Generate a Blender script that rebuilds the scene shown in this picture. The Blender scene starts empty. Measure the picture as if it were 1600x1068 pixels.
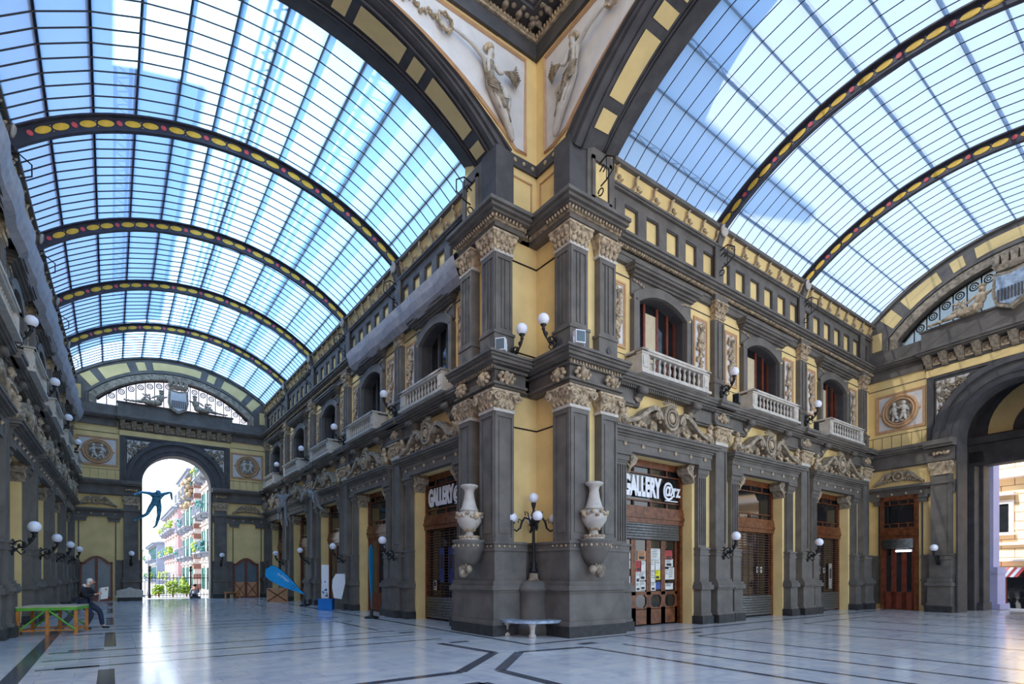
import bpy, bmesh, math, random
from mathutils import Vector, Matrix
from math import pi, sin, cos, sqrt, radians, atan2
random.seed(7)
sc = bpy.context.scene
COL = sc.collection

# ------------------------------------------------------------------ materials
def srgb(r, g, b):
    f = lambda c: (c/255/12.92) if c/255 <= .04045 else ((c/255+.055)/1.055)**2.4
    return (f(r), f(g), f(b), 1)

def mat(name, col, rough=.7, metal=0.0, var=.18, scale=3.0, bump=0.0, spec=.5, col2=None, detail=4.0):
    m = bpy.data.materials.new(name); m.use_nodes = True
    nt = m.node_tree; p = nt.nodes['Principled BSDF']
    p.inputs['Roughness'].default_value = rough; p.inputs['Metallic'].default_value = metal
    p.inputs['Specular IOR Level'].default_value = spec
    tc = nt.nodes.new('ShaderNodeTexCoord'); nz = nt.nodes.new('ShaderNodeTexNoise')
    nz.inputs['Scale'].default_value = scale; nz.inputs['Detail'].default_value = detail
    nt.links.new(tc.outputs['Object'], nz.inputs['Vector'])
    mx = nt.nodes.new('ShaderNodeMix'); mx.data_type = 'RGBA'
    c2 = col2 or tuple(min(1, c*(1+var)) for c in col[:3])+(1,)
    mx.inputs[6].default_value = tuple(c*(1-var) for c in col[:3])+(1,); mx.inputs[7].default_value = c2
    rp = nt.nodes.new('ShaderNodeMapRange'); rp.inputs[1].default_value = .35; rp.inputs[2].default_value = .65
    nt.links.new(nz.outputs['Fac'], rp.inputs[0]); nt.links.new(rp.outputs[0], mx.inputs[0])
    nt.links.new(mx.outputs[2], p.inputs['Base Color'])
    if bump:
        b = nt.nodes.new('ShaderNodeBump'); b.inputs['Strength'].default_value = bump; b.inputs['Distance'].default_value = .02
        n2 = nt.nodes.new('ShaderNodeTexNoise'); n2.inputs['Scale'].default_value = scale*6; n2.inputs['Detail'].default_value = 3
        nt.links.new(tc.outputs['Object'], n2.inputs['Vector']); nt.links.new(n2.outputs['Fac'], b.inputs['Height'])
        nt.links.new(b.outputs[0], p.inputs['Normal'])
    return m

M = {}
M['yellow'] = mat('yellow plaster', srgb(228, 199, 136), .85, var=.08, scale=1.3, bump=.15)
M['grey'] = mat('grey painted stone', srgb(100, 94, 87), .68, var=.2, scale=2.2, bump=.25)
M['grey2'] = mat('dark grey stone', srgb(72, 69, 69), .7, var=.2, scale=2.5, bump=.3)
M['black_stone'] = mat('black base stone', srgb(46, 45, 45), .6, var=.35, scale=5, bump=.4)
M['orn'] = mat('beige carved stone', srgb(172, 152, 124), .8, var=.42, scale=9, bump=.6)
M['orn_grey'] = mat('grey carved stone', srgb(146, 132, 112), .8, var=.42, scale=8, bump=.5)
M['white_stone'] = mat('pale stone', srgb(190, 182, 170), .75, var=.12, scale=5, bump=.2)
M['field'] = mat('pale relief field', srgb(206, 200, 194), .8, var=.06, scale=3)
M['pink'] = mat('pinkish frame paint', srgb(188, 148, 108), .75, var=.1, scale=4)
M['wood'] = mat('brown varnished wood', srgb(98, 52, 28), .35, var=.35, scale=6, col2=srgb(124, 70, 38))
M['redwood'] = mat('red brown wood', srgb(112, 50, 32), .45, var=.25, scale=5)
M['iron'] = mat('black iron', srgb(34, 33, 34), .5, .4, var=.2, scale=20)
M['steel'] = mat('grey steel slats', srgb(112, 110, 106), .45, .5, var=.25, scale=9)
M['rust'] = mat('red brown shutter steel', srgb(92, 62, 48), .5, .3, var=.3, scale=9)
M['pane'] = mat('dark window glass', srgb(26, 28, 30), .06, 0, var=.2, scale=2, spec=.8)
M['pane_grey'] = mat('grey frosted pane', srgb(92, 108, 116), .3, 0, var=.1, scale=2)
M['globe'] = mat('white opal glass', srgb(236, 234, 240), .18, 0, var=.02, scale=4)
M['marble'] = mat('veined marble slab', srgb(150, 165, 180), .25, var=.3, scale=7)
M['ribmetal'] = mat('dark painted iron', srgb(62, 62, 72), .5, .2, var=.2, scale=4)
M['ribyellow'] = mat('yellow enamel', srgb(238, 190, 60), .5, var=.12, scale=6)
M['ribred'] = mat('red enamel', srgb(214, 84, 86), .5, var=.12, scale=6)
M['bar'] = mat('glazing bar iron', srgb(52, 54, 62), .6, .2, var=.2, scale=8)
M['blueflag'] = mat('blue flag cloth', srgb(28, 160, 222), .6, var=.06, scale=3)
M['blackcloth'] = mat('black cloth', srgb(30, 31, 36), .85, var=.2, scale=12, bump=.3)
M['denim'] = mat('dark blue trousers', srgb(38, 46, 66), .85, var=.2, scale=14, bump=.3)
M['skin'] = mat('skin', srgb(206, 146, 122), .5, var=.06, scale=8)
M['hair'] = mat('white hair', srgb(214, 208, 200), .8, var=.12, scale=30)
M['paper'] = mat('newsprint paper', srgb(214, 210, 200), .8, var=.06, scale=9)
M['ink'] = mat('printed ink', srgb(66, 62, 62), .8, var=.2, scale=20)
M['green'] = mat('green painted wood', srgb(98, 168, 52), .6, var=.12, scale=6)
M['orange'] = mat('orange stained wood', srgb(190, 118, 52), .6, var=.2, scale=6)
M['tabletop'] = mat('worn beige board', srgb(188, 170, 142), .6, var=.12, scale=4)
M['tarp'] = mat('grey protective net', srgb(156, 154, 158), .6, var=.12, scale=5, bump=.4)
M['crate'] = mat('raw plywood', srgb(190, 138, 96), .7, var=.12, scale=3)
M['bluebox'] = mat('blue plastic', srgb(20, 118, 200), .45, var=.08, scale=4)
M['wire'] = mat('grey wire mesh', srgb(138, 134, 130), .6, .3, var=.3, scale=22, bump=.8)
M['bluewire'] = mat('blue green wire mesh', srgb(84, 156, 186), .5, .2, var=.6, scale=14, bump=.8)
M['ext_beige'] = mat('pale facade plaster', srgb(216, 202, 192), .85, var=.08, scale=.6)
M['ext_pink'] = mat('rose facade plaster', srgb(206, 158, 158), .85, var=.08, scale=.6)
M['ext_grey'] = mat('grey blue facade plaster', srgb(150, 158, 172), .85, var=.08, scale=.6)
M['ext_yellow'] = mat('ochre facade plaster', srgb(226, 196, 150), .85, var=.06, scale=.6)
M['ext_brick'] = mat('brown banded stone', srgb(140, 100, 86), .85, var=.2, scale=2)
M['shutter'] = mat('teal shutter paint', srgb(60, 128, 122), .6, var=.15, scale=3)
M['leaf'] = mat('leaf green', srgb(110, 160, 50), .6, var=.3, scale=9, col2=srgb(190, 216, 60))
M['asphalt'] = mat('pale street paving', srgb(168, 162, 156), .8, var=.1, scale=1)
M['white'] = mat('white paint', srgb(232, 232, 234), .6, var=.03, scale=3)
M['glassclear'] = mat('grey lunette glass', srgb(120, 140, 150), .15, var=.1, scale=1)
M['awning'] = mat('red striped awning', srgb(200, 70, 66), .7, var=.1, scale=3)
M['lavender'] = mat('lavender plaster', srgb(176, 170, 200), .8, var=.05, scale=2)
M['dark'] = mat('unlit interior', srgb(38, 35, 33), .9, var=.2, scale=2)
M['curtain'] = mat('beige curtain', srgb(196, 180, 150), .85, var=.08, scale=4)
M['posterred'] = mat('red print', srgb(180, 60, 54), .7, var=.1, scale=10)
M['posteryellow'] = mat('yellow print', srgb(226, 214, 30), .7, var=.05, scale=10)
M['posterblue'] = mat('blue print', srgb(60, 84, 150), .7, var=.1, scale=10)
M['floorinlay'] = mat('dark grey marble', srgb(76, 80, 88), .12, var=.15, scale=5)

def mk_floor():
    m = bpy.data.materials.new('pale marble paving'); m.use_nodes = True
    nt = m.node_tree; p = nt.nodes['Principled BSDF']
    tc = nt.nodes.new('ShaderNodeTexCoord')
    br = nt.nodes.new('ShaderNodeTexBrick'); br.inputs['Scale'].default_value = 1.0
    br.inputs['Brick Width'].default_value = .9; br.inputs['Row Height'].default_value = .45
    br.inputs['Mortar Size'].default_value = .004; br.inputs['Bias'].default_value = 0
    br.inputs['Color1'].default_value = srgb(214, 210, 206); br.inputs['Color2'].default_value = srgb(200, 198, 198)
    br.inputs['Mortar'].default_value = srgb(160, 158, 156)
    nt.links.new(tc.outputs['Object'], br.inputs['Vector'])
    nz = nt.nodes.new('ShaderNodeTexNoise'); nz.inputs['Scale'].default_value = 1.6; nz.inputs['Detail'].default_value = 8; nz.inputs['Distortion'].default_value = 1.2
    nt.links.new(tc.outputs['Object'], nz.inputs['Vector'])
    cr = nt.nodes.new('ShaderNodeValToRGB'); e = cr.color_ramp.elements
    e[0].position = .3; e[0].color = (.78, .82, .88, 1); e[1].position = .7; e[1].color = (1.12, 1.06, .98, 1)
    x = cr.color_ramp.elements.new(.5); x.color = (1, 1, 1, 1)
    nt.links.new(nz.outputs['Fac'], cr.inputs[0])
    mx = nt.nodes.new('ShaderNodeMix'); mx.data_type = 'RGBA'; mx.blend_type = 'MULTIPLY'; mx.inputs[0].default_value = 1
    nt.links.new(br.outputs['Color'], mx.inputs[6]); nt.links.new(cr.outputs[0], mx.inputs[7])
    nt.links.new(mx.outputs[2], p.inputs['Base Color'])
    n2 = nt.nodes.new('ShaderNodeTexNoise'); n2.inputs['Scale'].default_value = 3.5; n2.inputs['Detail'].default_value = 5
    nt.links.new(tc.outputs['Object'], n2.inputs['Vector'])
    mr = nt.nodes.new('ShaderNodeMapRange'); mr.inputs[3].default_value = .06; mr.inputs[4].default_value = .2
    nt.links.new(n2.outputs['Fac'], mr.inputs[0]); nt.links.new(mr.outputs[0], p.inputs['Roughness'])
    b = nt.nodes.new('ShaderNodeBump'); b.inputs['Strength'].default_value = .04; b.inputs['Distance'].default_value = .05
    nt.links.new(n2.outputs['Fac'], b.inputs['Height']); nt.links.new(b.outputs[0], p.inputs['Normal'])
    return m
M['floor'] = mk_floor()

def mk_glass(name, tcol, transp):
    m = bpy.data.materials.new(name); m.use_nodes = True
    nt = m.node_tree
    for n in list(nt.nodes):
        if n.type == 'BSDF_PRINCIPLED': nt.nodes.remove(n)
    out = [n for n in nt.nodes if n.type == 'OUTPUT_MATERIAL'][0]
    tr = nt.nodes.new('ShaderNodeBsdfTranslucent'); tp = nt.nodes.new('ShaderNodeBsdfTransparent')
    tp.inputs[0].default_value = (.93, .97, 1, 1)
    tc = nt.nodes.new('ShaderNodeTexCoord'); nz = nt.nodes.new('ShaderNodeTexNoise')
    nz.inputs['Scale'].default_value = 1.1; nz.inputs['Detail'].default_value = 6
    nt.links.new(tc.outputs['Object'], nz.inputs['Vector'])
    mx = nt.nodes.new('ShaderNodeMix'); mx.data_type = 'RGBA'
    mx.inputs[6].default_value = tuple(c*.82 for c in tcol)+(1,); mx.inputs[7].default_value = tuple(tcol)+(1,)
    nt.links.new(nz.outputs['Fac'], mx.inputs[0]); nt.links.new(mx.outputs[2], tr.inputs[0])
    ms = nt.nodes.new('ShaderNodeMixShader'); ms.inputs[0].default_value = transp
    nt.links.new(tr.outputs[0], ms.inputs[1]); nt.links.new(tp.outputs[0], ms.inputs[2])
    nt.links.new(ms.outputs[0], out.inputs[0])
    return m
M['vglass'] = mk_glass('frosted vault glass', (.42, .66, .93), .12)  # blue sky light on the shaded panes is put into the tint
M['vglassR'] = mk_glass('frosted vault glass dimmed', (.27, .30, .35), .12)  # same glass with a dimmer tint, in place of shade on this vault
M['lunglass'] = mk_glass('pinkish lunette glass', (.95, .66, .64), .35)
M['lunglassR'] = mk_glass('grey lunette glass pane', (.16, .20, .22), .06)

# ------------------------------------------------------------------ mesh builder
class MB:
    def __init__(s): s.v = []; s.f = []; s.sm = []
    def add(s, vs, fs, smooth=False):
        o = len(s.v); s.v += [tuple(v) for v in vs]
        for f in fs: s.f.append(tuple(i+o for i in f)); s.sm.append(smooth)
        return s
    def box(s, x0, x1, y0, y1, z0, z1):
        vs = [(x, y, z) for x in (x0, x1) for y in (y0, y1) for z in (z0, z1)]
        return s.add(vs, [(0, 1, 3, 2), (4, 6, 7, 5), (0, 4, 5, 1), (2, 3, 7, 6), (0, 2, 6, 4), (1, 5, 7, 3)])
    def n(s, s0, s1, n0, n1, z0, z1):      # facade box: n = distance out of the wall
        return s.box(s0, s1, -n1, -n0, z0, z1)
    def taper(s, x0, x1, y0, y1, z0, X0, X1, Y0, Y1, z1):
        vs = [(x0, y0, z0), (x1, y0, z0), (x1, y1, z0), (x0, y1, z0), (X0, Y0, z1), (X1, Y0, z1), (X1, Y1, z1), (X0, Y1, z1)]
        return s.add(vs, [(3, 2, 1, 0), (4, 5, 6, 7), (0, 1, 5, 4), (1, 2, 6, 5), (2, 3, 7, 6), (3, 0, 4, 7)])
    def steps(s, hw, prof, back=0.0, cx=0.0):  # stacked blocks  prof = [(extra, n, z0, z1)] ; extra on both sides
        for e, n, z0, z1 in prof: s.box(cx-hw-e, cx+hw+e, -n, back, z0, z1)
        return s
    def ell(s, c, r, rot=0.0, axis='Y', seg=8, rings=5):
        vs = []; fs = []
        R = Matrix.Rotation(rot, 3, axis)
        vs.append(Vector((0, 0, r[2])))
        for i in range(1, rings):
            t = pi*i/rings
            for j in range(seg):
                a = 2*pi*j/seg; vs.append(Vector((r[0]*sin(t)*cos(a), r[1]*sin(t)*sin(a), r[2]*cos(t))))
        vs.append(Vector((0, 0, -r[2]))); n = len(vs)-1
        for j in range(seg): fs.append((0, 1+j, 1+(j+1) % seg)); fs.append((n, n-seg+(j+1) % seg, n-seg+j))
        for i in range(rings-2):
            for j in range(seg):
                a = 1+i*seg+j; b = 1+i*seg+(j+1) % seg; fs.append((a, a+seg, b+seg, b))
        c = Vector(c)
        return s.add([R@v+c for v in vs], fs, True)
    def lathe(s, prof, c=(0, 0, 0), seg=16, smooth=True, a0=0, a1=2*pi):
        full = abs(a1-a0-2*pi) < 1e-6; vs = []; fs = []; k = seg if full else seg+1
        for r, z in prof:
            for j in range(k):
                a = a0+(a1-a0)*j/seg; vs.append((c[0]+r*cos(a), c[1]+r*sin(a), c[2]+z))
        for i in range(len(prof)-1):
            for j in range(seg):
                a = i*k+j; b = i*k+(j+1) % k; fs.append((a, b, b+k, a+k))
        if prof[0][0] > 1e-4: fs.append(tuple(range(k))[::-1])
        if prof[-1][0] > 1e-4: fs.append(tuple((len(prof)-1)*k+j for j in range(k)))
        return s.add(vs, fs, smooth)
    def tube(s, path, r, seg=6, closed=False, smooth=True):
        P = [Vector(p) for p in path]; n = len(P); vs = []; fs = []
        rr = r if isinstance(r, (list, tuple)) else [r]*n
        up = Vector((0, 0, 1)); prev = None
        for i, p in enumerate(P):
            if closed: d = P[(i+1) % n]-P[i-1]
            else: d = P[min(i+1, n-1)]-P[max(i-1, 0)]
            if d.length < 1e-9: d = Vector((0, 0, 1))
            d.normalize()
            if prev is None:
                a = up if abs(d.z) < .9 else Vector((1, 0, 0)); x = a.cross(d).normalized()
            else:
                x = (prev-d*prev.dot(d))
                x = x.normalized() if x.length > 1e-6 else Vector((1, 0, 0))
            prev = x; y = d.cross(x)
            for j in range(seg):
                a = 2*pi*j/seg; vs.append(p+(x*cos(a)+y*sin(a))*rr[i])
        m = n if closed else n-1
        for i in range(m):
            for j in range(seg):
                a = i*seg+j; b = i*seg+(j+1) % seg; a2 = ((i+1) % n)*seg+j; b2 = ((i+1) % n)*seg+(j+1) % seg
                fs.append((a, b, b2, a2))
        if not closed: fs.append(tuple(range(seg))[::-1]); fs.append(tuple((n-1)*seg+j for j in range(seg)))
        return s.add(vs, fs, smooth)
    def ribbon(s, path, w, d):   # flat band in the s-z plane: path [(s,z)], width w in plane, n from d[0] to d[1]
        n = len(path); vs = []; fs = []
        for i, (x, z) in enumerate(path):
            x0, z0 = path[max(i-1, 0)]; x1, z1 = path[min(i+1, n-1)]
            tx, tz = x1-x0, z1-z0; l = math.hypot(tx, tz) or 1; nx, nz = -tz/l, tx/l
            ww = (w[i] if isinstance(w, (list, tuple)) else w)/2
            for sg, dd in ((-1, d[0]), (1, d[0]), (1, d[1]), (-1, d[1])):
                vs.append((x+sg*nx*ww, -dd, z+sg*nz*ww))
        for i in range(n-1):
            for j in range(4):
                a = i*4+j; b = i*4+(j+1) % 4; fs.append((a, b, b+4, a+4))
        fs.append((3, 2, 1, 0)); fs.append(((n-1)*4, (n-1)*4+1, (n-1)*4+2, (n-1)*4+3))
        return s.add(vs, fs)
    def poly(s, pts, n0, n1):   # polygon in s-z plane extruded in n
        k = len(pts)
        vs = [(x, -n0, z) for x, z in pts]+[(x, -n1, z) for x, z in pts]
        fs = [tuple(range(k)), tuple(range(2*k-1, k-1, -1))]+[(i, i+k, (i+1) % k+k, (i+1) % k) for i in range(k)]
        return s.add(vs, fs)
    def strip(s, A, B, smooth=False):  # ruled surface between two polylines
        n = len(A)
        return s.add(list(A)+list(B), [(i, i+1, n+i+1, n+i) for i in range(n-1)], smooth)
    def arcband(s, cx, pa, pb, n0, n1):   # solid band between two (s,z) polylines, thickness n0..n1
        k = len(pa)
        for i in range(k-1):
            q = [pa[i], pa[i+1], pb[i+1], pb[i]]
            s.poly([(cx+x, z) for x, z in q], n0, n1)
        return s
    def obj(s, name, m, parent=None, fix=True, loc=None):
        me = bpy.data.meshes.new(name); me.from_pydata([tuple(v) for v in s.v], [], s.f)
        me.materials.append(m if not isinstance(m, str) else M[m])
        me.polygons.foreach_set('use_smooth', s.sm)
        if fix:
            bm = bmesh.new(); bm.from_mesh(me); bmesh.ops.recalc_face_normals(bm, faces=bm.faces); bm.to_mesh(me); bm.free()
        me.update()
        o = bpy.data.objects.new(name, me); COL.objects.link(o)
        if parent: o.parent = parent
        if loc: o.location = loc
        return o

def thing(name, label, cat, loc=(0, 0, 0), rz=0.0, group=None, parent=None):
    o = bpy.data.objects.new(name, None); COL.objects.link(o); o.empty_display_size = .2
    o.location = loc; o.rotation_euler = (0, 0, rz)
    if label: o['label'] = label
    if cat: o['category'] = cat
    if group: o['group'] = group
    return o
def tag(o, label, cat, group=None):
    o['label'] = label; o['category'] = cat
    if group: o['group'] = group
    return o
def struct(o, name=None):
    o['kind'] = 'structure'
    if name: o.name = name
    return o
KIDS = {}
def kids(o):
    k = o.as_pointer()
    if k not in KIDS: KIDS[k] = [c for c in COL.objects if c.parent == o]
    return KIDS[k]
def dup(o, loc=None, rz=None, label=None, group=None, parent=None, scale=None):
    c = o.copy(); COL.objects.link(c)
    if parent is not None: c.parent = parent
    if loc is not None: c.location = loc
    if rz is not None: c.rotation_euler = (0, 0, rz)
    if scale is not None: c.scale = scale
    if label: c['label'] = label
    if group: c['group'] = group
    for k in kids(o): dup(k, parent=c)
    return c
USED = set()
def place(proto, loc, rz, label, group=None, scale=None):
    if proto.as_pointer() not in USED:
        USED.add(proto.as_pointer()); kids(proto); [kids(k) for k in kids(proto)]
        proto.location = loc; proto.rotation_euler = (0, 0, rz); proto['label'] = label
        if group: proto['group'] = group
        if scale: proto.scale = scale
        return proto
    return dup(proto, loc, rz, label, group, scale=scale)

def blobs(mb, lst, seg=7, rings=4):
    for b in lst:
        c, r = b[0], b[1]; rot = b[2] if len(b) > 2 else 0
        mb.ell(c, r, rot, 'Y', seg, rings)
def leafy(mb, s, z, n, w, h, k=5, rnd=None):   # a small acanthus tuft
    rnd = rnd or random
    for i in range(k):
        a = (i-(k-1)/2)/max(1, (k-1)/2)*.9
        mb.ell((s+sin(a)*w*.5, -n, z+cos(a)*h*.45), (w*.13, w*.14, h*.42), a, 'Y', 6, 4)
def vol(mb, s, z, n0, n1, r):   # volute disc with raised eye, axis along n
    for k, (rr, nn) in enumerate(((r, n1), (r*.62, n1+.025), (r*.3, n1+.05))):
        pts = [(s+rr*cos(2*pi*i/12), z+rr*sin(2*pi*i/12)) for i in range(12)]
        mb.poly(pts, n0, nn)

# ------------------------------------------------------------------ facade kit (local frame: x along the wall, -y out of the wall)
ZC = 11.05   # top of main cornice
def kit_pilaster():
    t = thing('pilaster', '', 'pilaster')
    MB().steps(.47, [(0, .46, 0, .27)]).obj('plinth', 'black_stone', t)
    p = MB().steps(.44, [(.03, .42, .27, .36), (0, .38, .36, 1.1), (.03, .42, 1.1, 1.16), (.08, .47, 1.16, 1.26), (.04, .43, 1.26, 1.34), (-.01, .36, 1.34, 1.42),
                         (-.03, .31, 1.42, 2.2), (.0, .34, 2.2, 2.26), (-.03, .32, 2.26, 2.38), (.01, .36, 2.38, 2.44)])
    p.obj('pedestal', 'grey', t)
    b = MB()
    for i in range(7): b.ell((-.33+.11*i, -.325, 2.32), (.032, .02, .032), 0, 'Y', 6, 4)
    b.obj('bead_band', 'orn_grey', t)
    s_ = MB().n(-.32, .32, 0, .2, 2.44, 5.82)
    for a, c in ((-.32, -.24), (.24, .32)): s_.n(a, c, .2, .24, 2.6, 5.66)
    s_.n(-.32, .32, .2, .24, 2.44, 2.6).n(-.32, .32, .2, .24, 5.66, 5.82).n(-.2, .2, .2, .215, 2.7, 5.56)
    s_.obj('shaft', 'grey', t)
    MB().n(-.36, .36, 0, .27, 5.82, 5.92).obj('neck_band', 'white_stone', t)
    c = MB().taper(-.34, .34, -.26, 0, 5.92, -.42, .42, -.36, 0, 6.32).n(-.46, .46, 0, .4, 6.32, 6.38)
    for sx in (-1, 1): vol(c, sx*.36, 6.14, .1, .34, .14)
    for i in range(5): c.ell((-.2+.1*i, -.34, 6.22), (.045, .05, .07), 0, 'Y', 6, 4)
    for i in range(4): leafy(c, -.21+.14*i, 5.98, .29, .14, .2, 3)
    c.obj('capital', 'orn', t)
    f = MB().steps(.42, [(.0, .3, 6.38, 6.44), (.06, .36, 6.44, 6.52), (0, .28, 6.52, 6.86), (.04, .34, 6.86, 6.9)])
    f.obj('frieze_block', 'grey', t)
    g = MB(); blobs(g, [((0, -.32, 6.72), (.11, .09, .13)), ((0, -.38, 6.7), (.03, .05, .05)), ((-.16, -.3, 6.72), (.07, .05, .12), .5), ((.16, -.3, 6.72), (.07, .05, .12), -.5),
                       ((-.1, -.31, 6.6), (.08, .05, .05), .6), ((.1, -.31, 6.6), (.08, .05, .05), -.6), ((-.28, -.3, 6.68), (.06, .04, .07)), ((.28, -.3, 6.68), (.06, .04, .07)), ((0, -.31, 6.84), (.12, .06, .04))])
    g.obj('carved_mask', 'orn', t)
    return t
def kit_side_pilaster():
    t = thing('side_pilaster', '', 'pilaster')
    MB().steps(.3, [(0, .36, 0, .26)]).obj('plinth', 'black_stone', t)
    MB().steps(.26, [(.02, .31, .26, .34), (0, .28, .34, 1.1), (.06, .35, 1.1, 1.25), (.02, .3, 1.25, 1.34), (-.02, .22, 1.34, 2.2), (.0, .25, 2.2, 2.26), (-.02, .23, 2.26, 2.38), (.01, .26, 2.38, 2.44)]).obj('pedestal', 'grey', t)
    s_ = MB().n(-.22, .22, 0, .1, 2.44, 4.75)
    for i in range(5): s_.n(-.215+.098*i, -.175+.098*i, .1, .135, 2.52, 4.68)
    s_.n(-.22, .22, .1, .135, 2.44, 2.52).n(-.22, .22, .1, .135, 4.68, 4.75)
    s_.obj('fluted_shaft', 'grey', t)
    MB().steps(.25, [(0, .16, 4.75, 4.8), (.03, .19, 4.8, 4.95), (.08, .25, 4.95, 5.06)]).obj('capital', 'grey', t)
    return t
def kit_bracket():
    t = thing('scroll_bracket', '', 'bracket')
    b = MB().ribbon([(0, 5.05), (.22, 5.02), (.3, 4.92), (.24, 4.82), (.12, 4.76), (.05, 4.6), (0, 4.5)], [.1, .14, .18, .16, .12, .08, .04], (-.32, .1))
    vol(b, .17, 4.93, -.3, .12, .1)
    b.obj('scroll', 'orn_grey', t)
    l = MB(); leafy(l, .08, 4.6, .1, .16, .3, 3); l.obj('leaf', 'orn', t)
    return t
def kit_pediment(hw):
    t = thing('door_pediment', '', 'pediment')
    MB().n(-hw, hw, 0, .24, 5.06, 5.3).n(-hw-.02, hw+.02, 0, .27, 5.3, 5.44).obj('lintel', 'grey', t)
    MB().steps(hw, [(.04, .31, 5.44, 5.5), (.1, .38, 5.5, 5.56), (.18, .46, 5.56, 5.64), (.22, .5, 5.64, 5.7)]).obj('cornice', 'grey', t)
    r = MB().ell((0, 0, 0), (.065, .03, .065), 0, 'Y', 10, 5); r.ell((0, -.03, 0), (.025, .02, .025), 0, 'Y', 6, 4)
    r0 = r.obj('rosette', 'orn', t); r0.location = (-hw*.84, -.26, 5.25)
    for i in range(1, 6): dup(r0, (-hw*.84+i*hw*.336, -.26, 5.25), parent=t)
    c = MB()
    for a, w, n in ((.3, .1, .42), (.2, .05, .46)):
        c.tube([(a*cos(2*pi*i/20), -n+.04, 6.22+a*1.12*sin(2*pi*i/20)) for i in range(20)], w*.6, 6, True)
    c.n(-.2, .2, .12, .36, 5.72, 5.95)
    c.poly([(.36*cos(2*pi*i/16), 6.22+.4*sin(2*pi*i/16)) for i in range(16)], .1, .34)
    for i in range(7): leafy(c, -.27+.09*i, 6.5+.12*cos(-1+i/3), .34, .12, .2, 3)
    c.obj('cartouche', 'orn_grey', t)
    MB().ell((0, -.4, 6.22), (.14, .08, .15), 0, 'Y', 12, 7).obj('boss', 'orn', t)
    for sg in (-1, 1):
        p = MB(); q = hw-.15
        pts = [(.42, 6.12), (.48, 6.28), (.62, 6.4), (.8, 6.4), (1.0, 6.3), (1.25, 6.12), (q*.72, 5.98), (q*.85, 5.88), (q, 5.82)]
        p.ribbon([(sg*x, z) for x, z in pts], [.06, .1, .13, .14, .13, .12, .11, .1, .08], (.05, .42))
        vol(p, sg*.58, 6.22, .1, .4, .13); vol(p, sg*(q-.05), 5.86, .1, .4, .12)
        p.poly([(sg*.4, 5.72), (sg*(q-.1), 5.72), (sg*(q-.1), 5.86), (sg*.85, 6.36), (sg*.45, 6.2)][::sg], .0, .2)
        p.obj('raking_scroll', 'orn_grey', t)
        g = MB(); rn = random.Random(3)
        for i in range(26):
            x = .35+rn.random()*(q-.45); zz = 5.74+rn.random()*max(.06, .5*(1-x/q))
            g.ell((sg*x, -.24-.1*rn.random(), zz), (.05+.05*rn.random(), .05, .035+.05*rn.random()), rn.random()*3, 'Y', 6, 4)
        g.obj('foliage', 'orn', t)
        h = MB(); x = sg*(q-.02)
        blobs(h, [((x, -.34, 6.3), (.08, .08, .1)), ((x, -.3, 6.12), (.11, .1, .14)), ((x-sg*.12, -.3, 6.0), (.14, .1, .1), sg*.5), ((x-sg*.26, -.32, 5.88), (.16, .09, .08), sg*.5), ((x-sg*.12, -.36, 6.16), (.12, .05, .05), sg*.8), ((x+sg*.06, -.28, 5.9), (.12, .1, .18))], 8, 6)
        h.obj('carved_putto', 'orn', t)
    return t
def kit_console():
    t = thing('balcony_console', '', 'bracket')
    b = MB().ribbon([(0, 0), (0, .001)], .01, (0, .01)) if False else MB()
    pr = [(0, 6.4), (.1, 6.42), (.14, 6.5), (.16, 6.6), (.3, 6.7), (.42, 6.78), (.44, 6.9), (0, 6.94)]
    k = len(pr)
    vs = [(x, -a, z) for x in (-.14, .14) for a, z in pr]
    b.add(vs, [tuple(range(k)), tuple(range(2*k-1, k-1, -1))]+[(i, (i+1) % k, (i+1) % k+k, i+k) for i in range(k)])
    b.tube([(-.16, -.36, 6.82), (.16, -.36, 6.82)], .1, 10)
    b.obj('console_block', 'grey', t)
    l = MB(); leafy(l, 0, 6.5, .2, .24, .3, 5); l.obj('leaf', 'orn_grey', t)
    return t
def kit_balcony(hw, n1):
    t = thing('balcony', '', 'balcony')
    MB().n(-hw-.06, hw+.06, 0, n1+.06, 7.2, 7.27).n(-hw, hw, .02, n1, 7.27, 7.33).obj('base_slab', 'white_stone', t)
    MB().n(-hw-.05, hw+.05, n1-.24, n1+.06, 7.82, 7.88).n(-hw-.02, hw+.02, n1-.2, n1+.02, 7.76, 7.82).n(-hw-.05, -hw+.19, 0, n1+.06, 7.82, 7.88).n(hw-.19, hw+.05, 0, n1+.06, 7.82, 7.88).obj('rail', 'white_stone', t)
    for sg in (-1, 1):
        MB().n(*sorted((sg*hw, sg*(hw-.3))), n1-.2, n1, 7.33, 7.76).n(*sorted((sg*(hw-.05), sg*(hw-.25))), n1, n1+.02, 7.38, 7.7).n(*sorted((sg*hw, sg*(hw-.14))), 0, n1-.2, 7.33, 7.76).obj('end_pedestal', 'white_stone', t)
    b = MB().lathe([(.045, 0), (.045, .05), (.025, .07), (.05, .16), (.052, .2), (.028, .3), (.024, .34), (.045, .38), (.045, .43)], seg=8)
    n = 11; b0 = None
    for i in range(n):
        x = -hw+.4+(2*hw-.8)*i/(n-1)
        if b0 is None: b0 = b.obj('baluster', 'white_stone', t); b0.location = (x, -n1+.1, 7.33)
        else: dup(b0, (x, -n1+.1, 7.33), parent=t)
    return t
def arch_pts(hw, zs, zc, k=12):   # segmental arch: springing zs at +-hw, crown zc
    h = zc-zs; R = (hw*hw+h*h)/(2*h); c = zc-R
    return [(x, c+sqrt(R*R-x*x)) for x in [-hw+2*hw*i/k for i in range(k+1)]]
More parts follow.
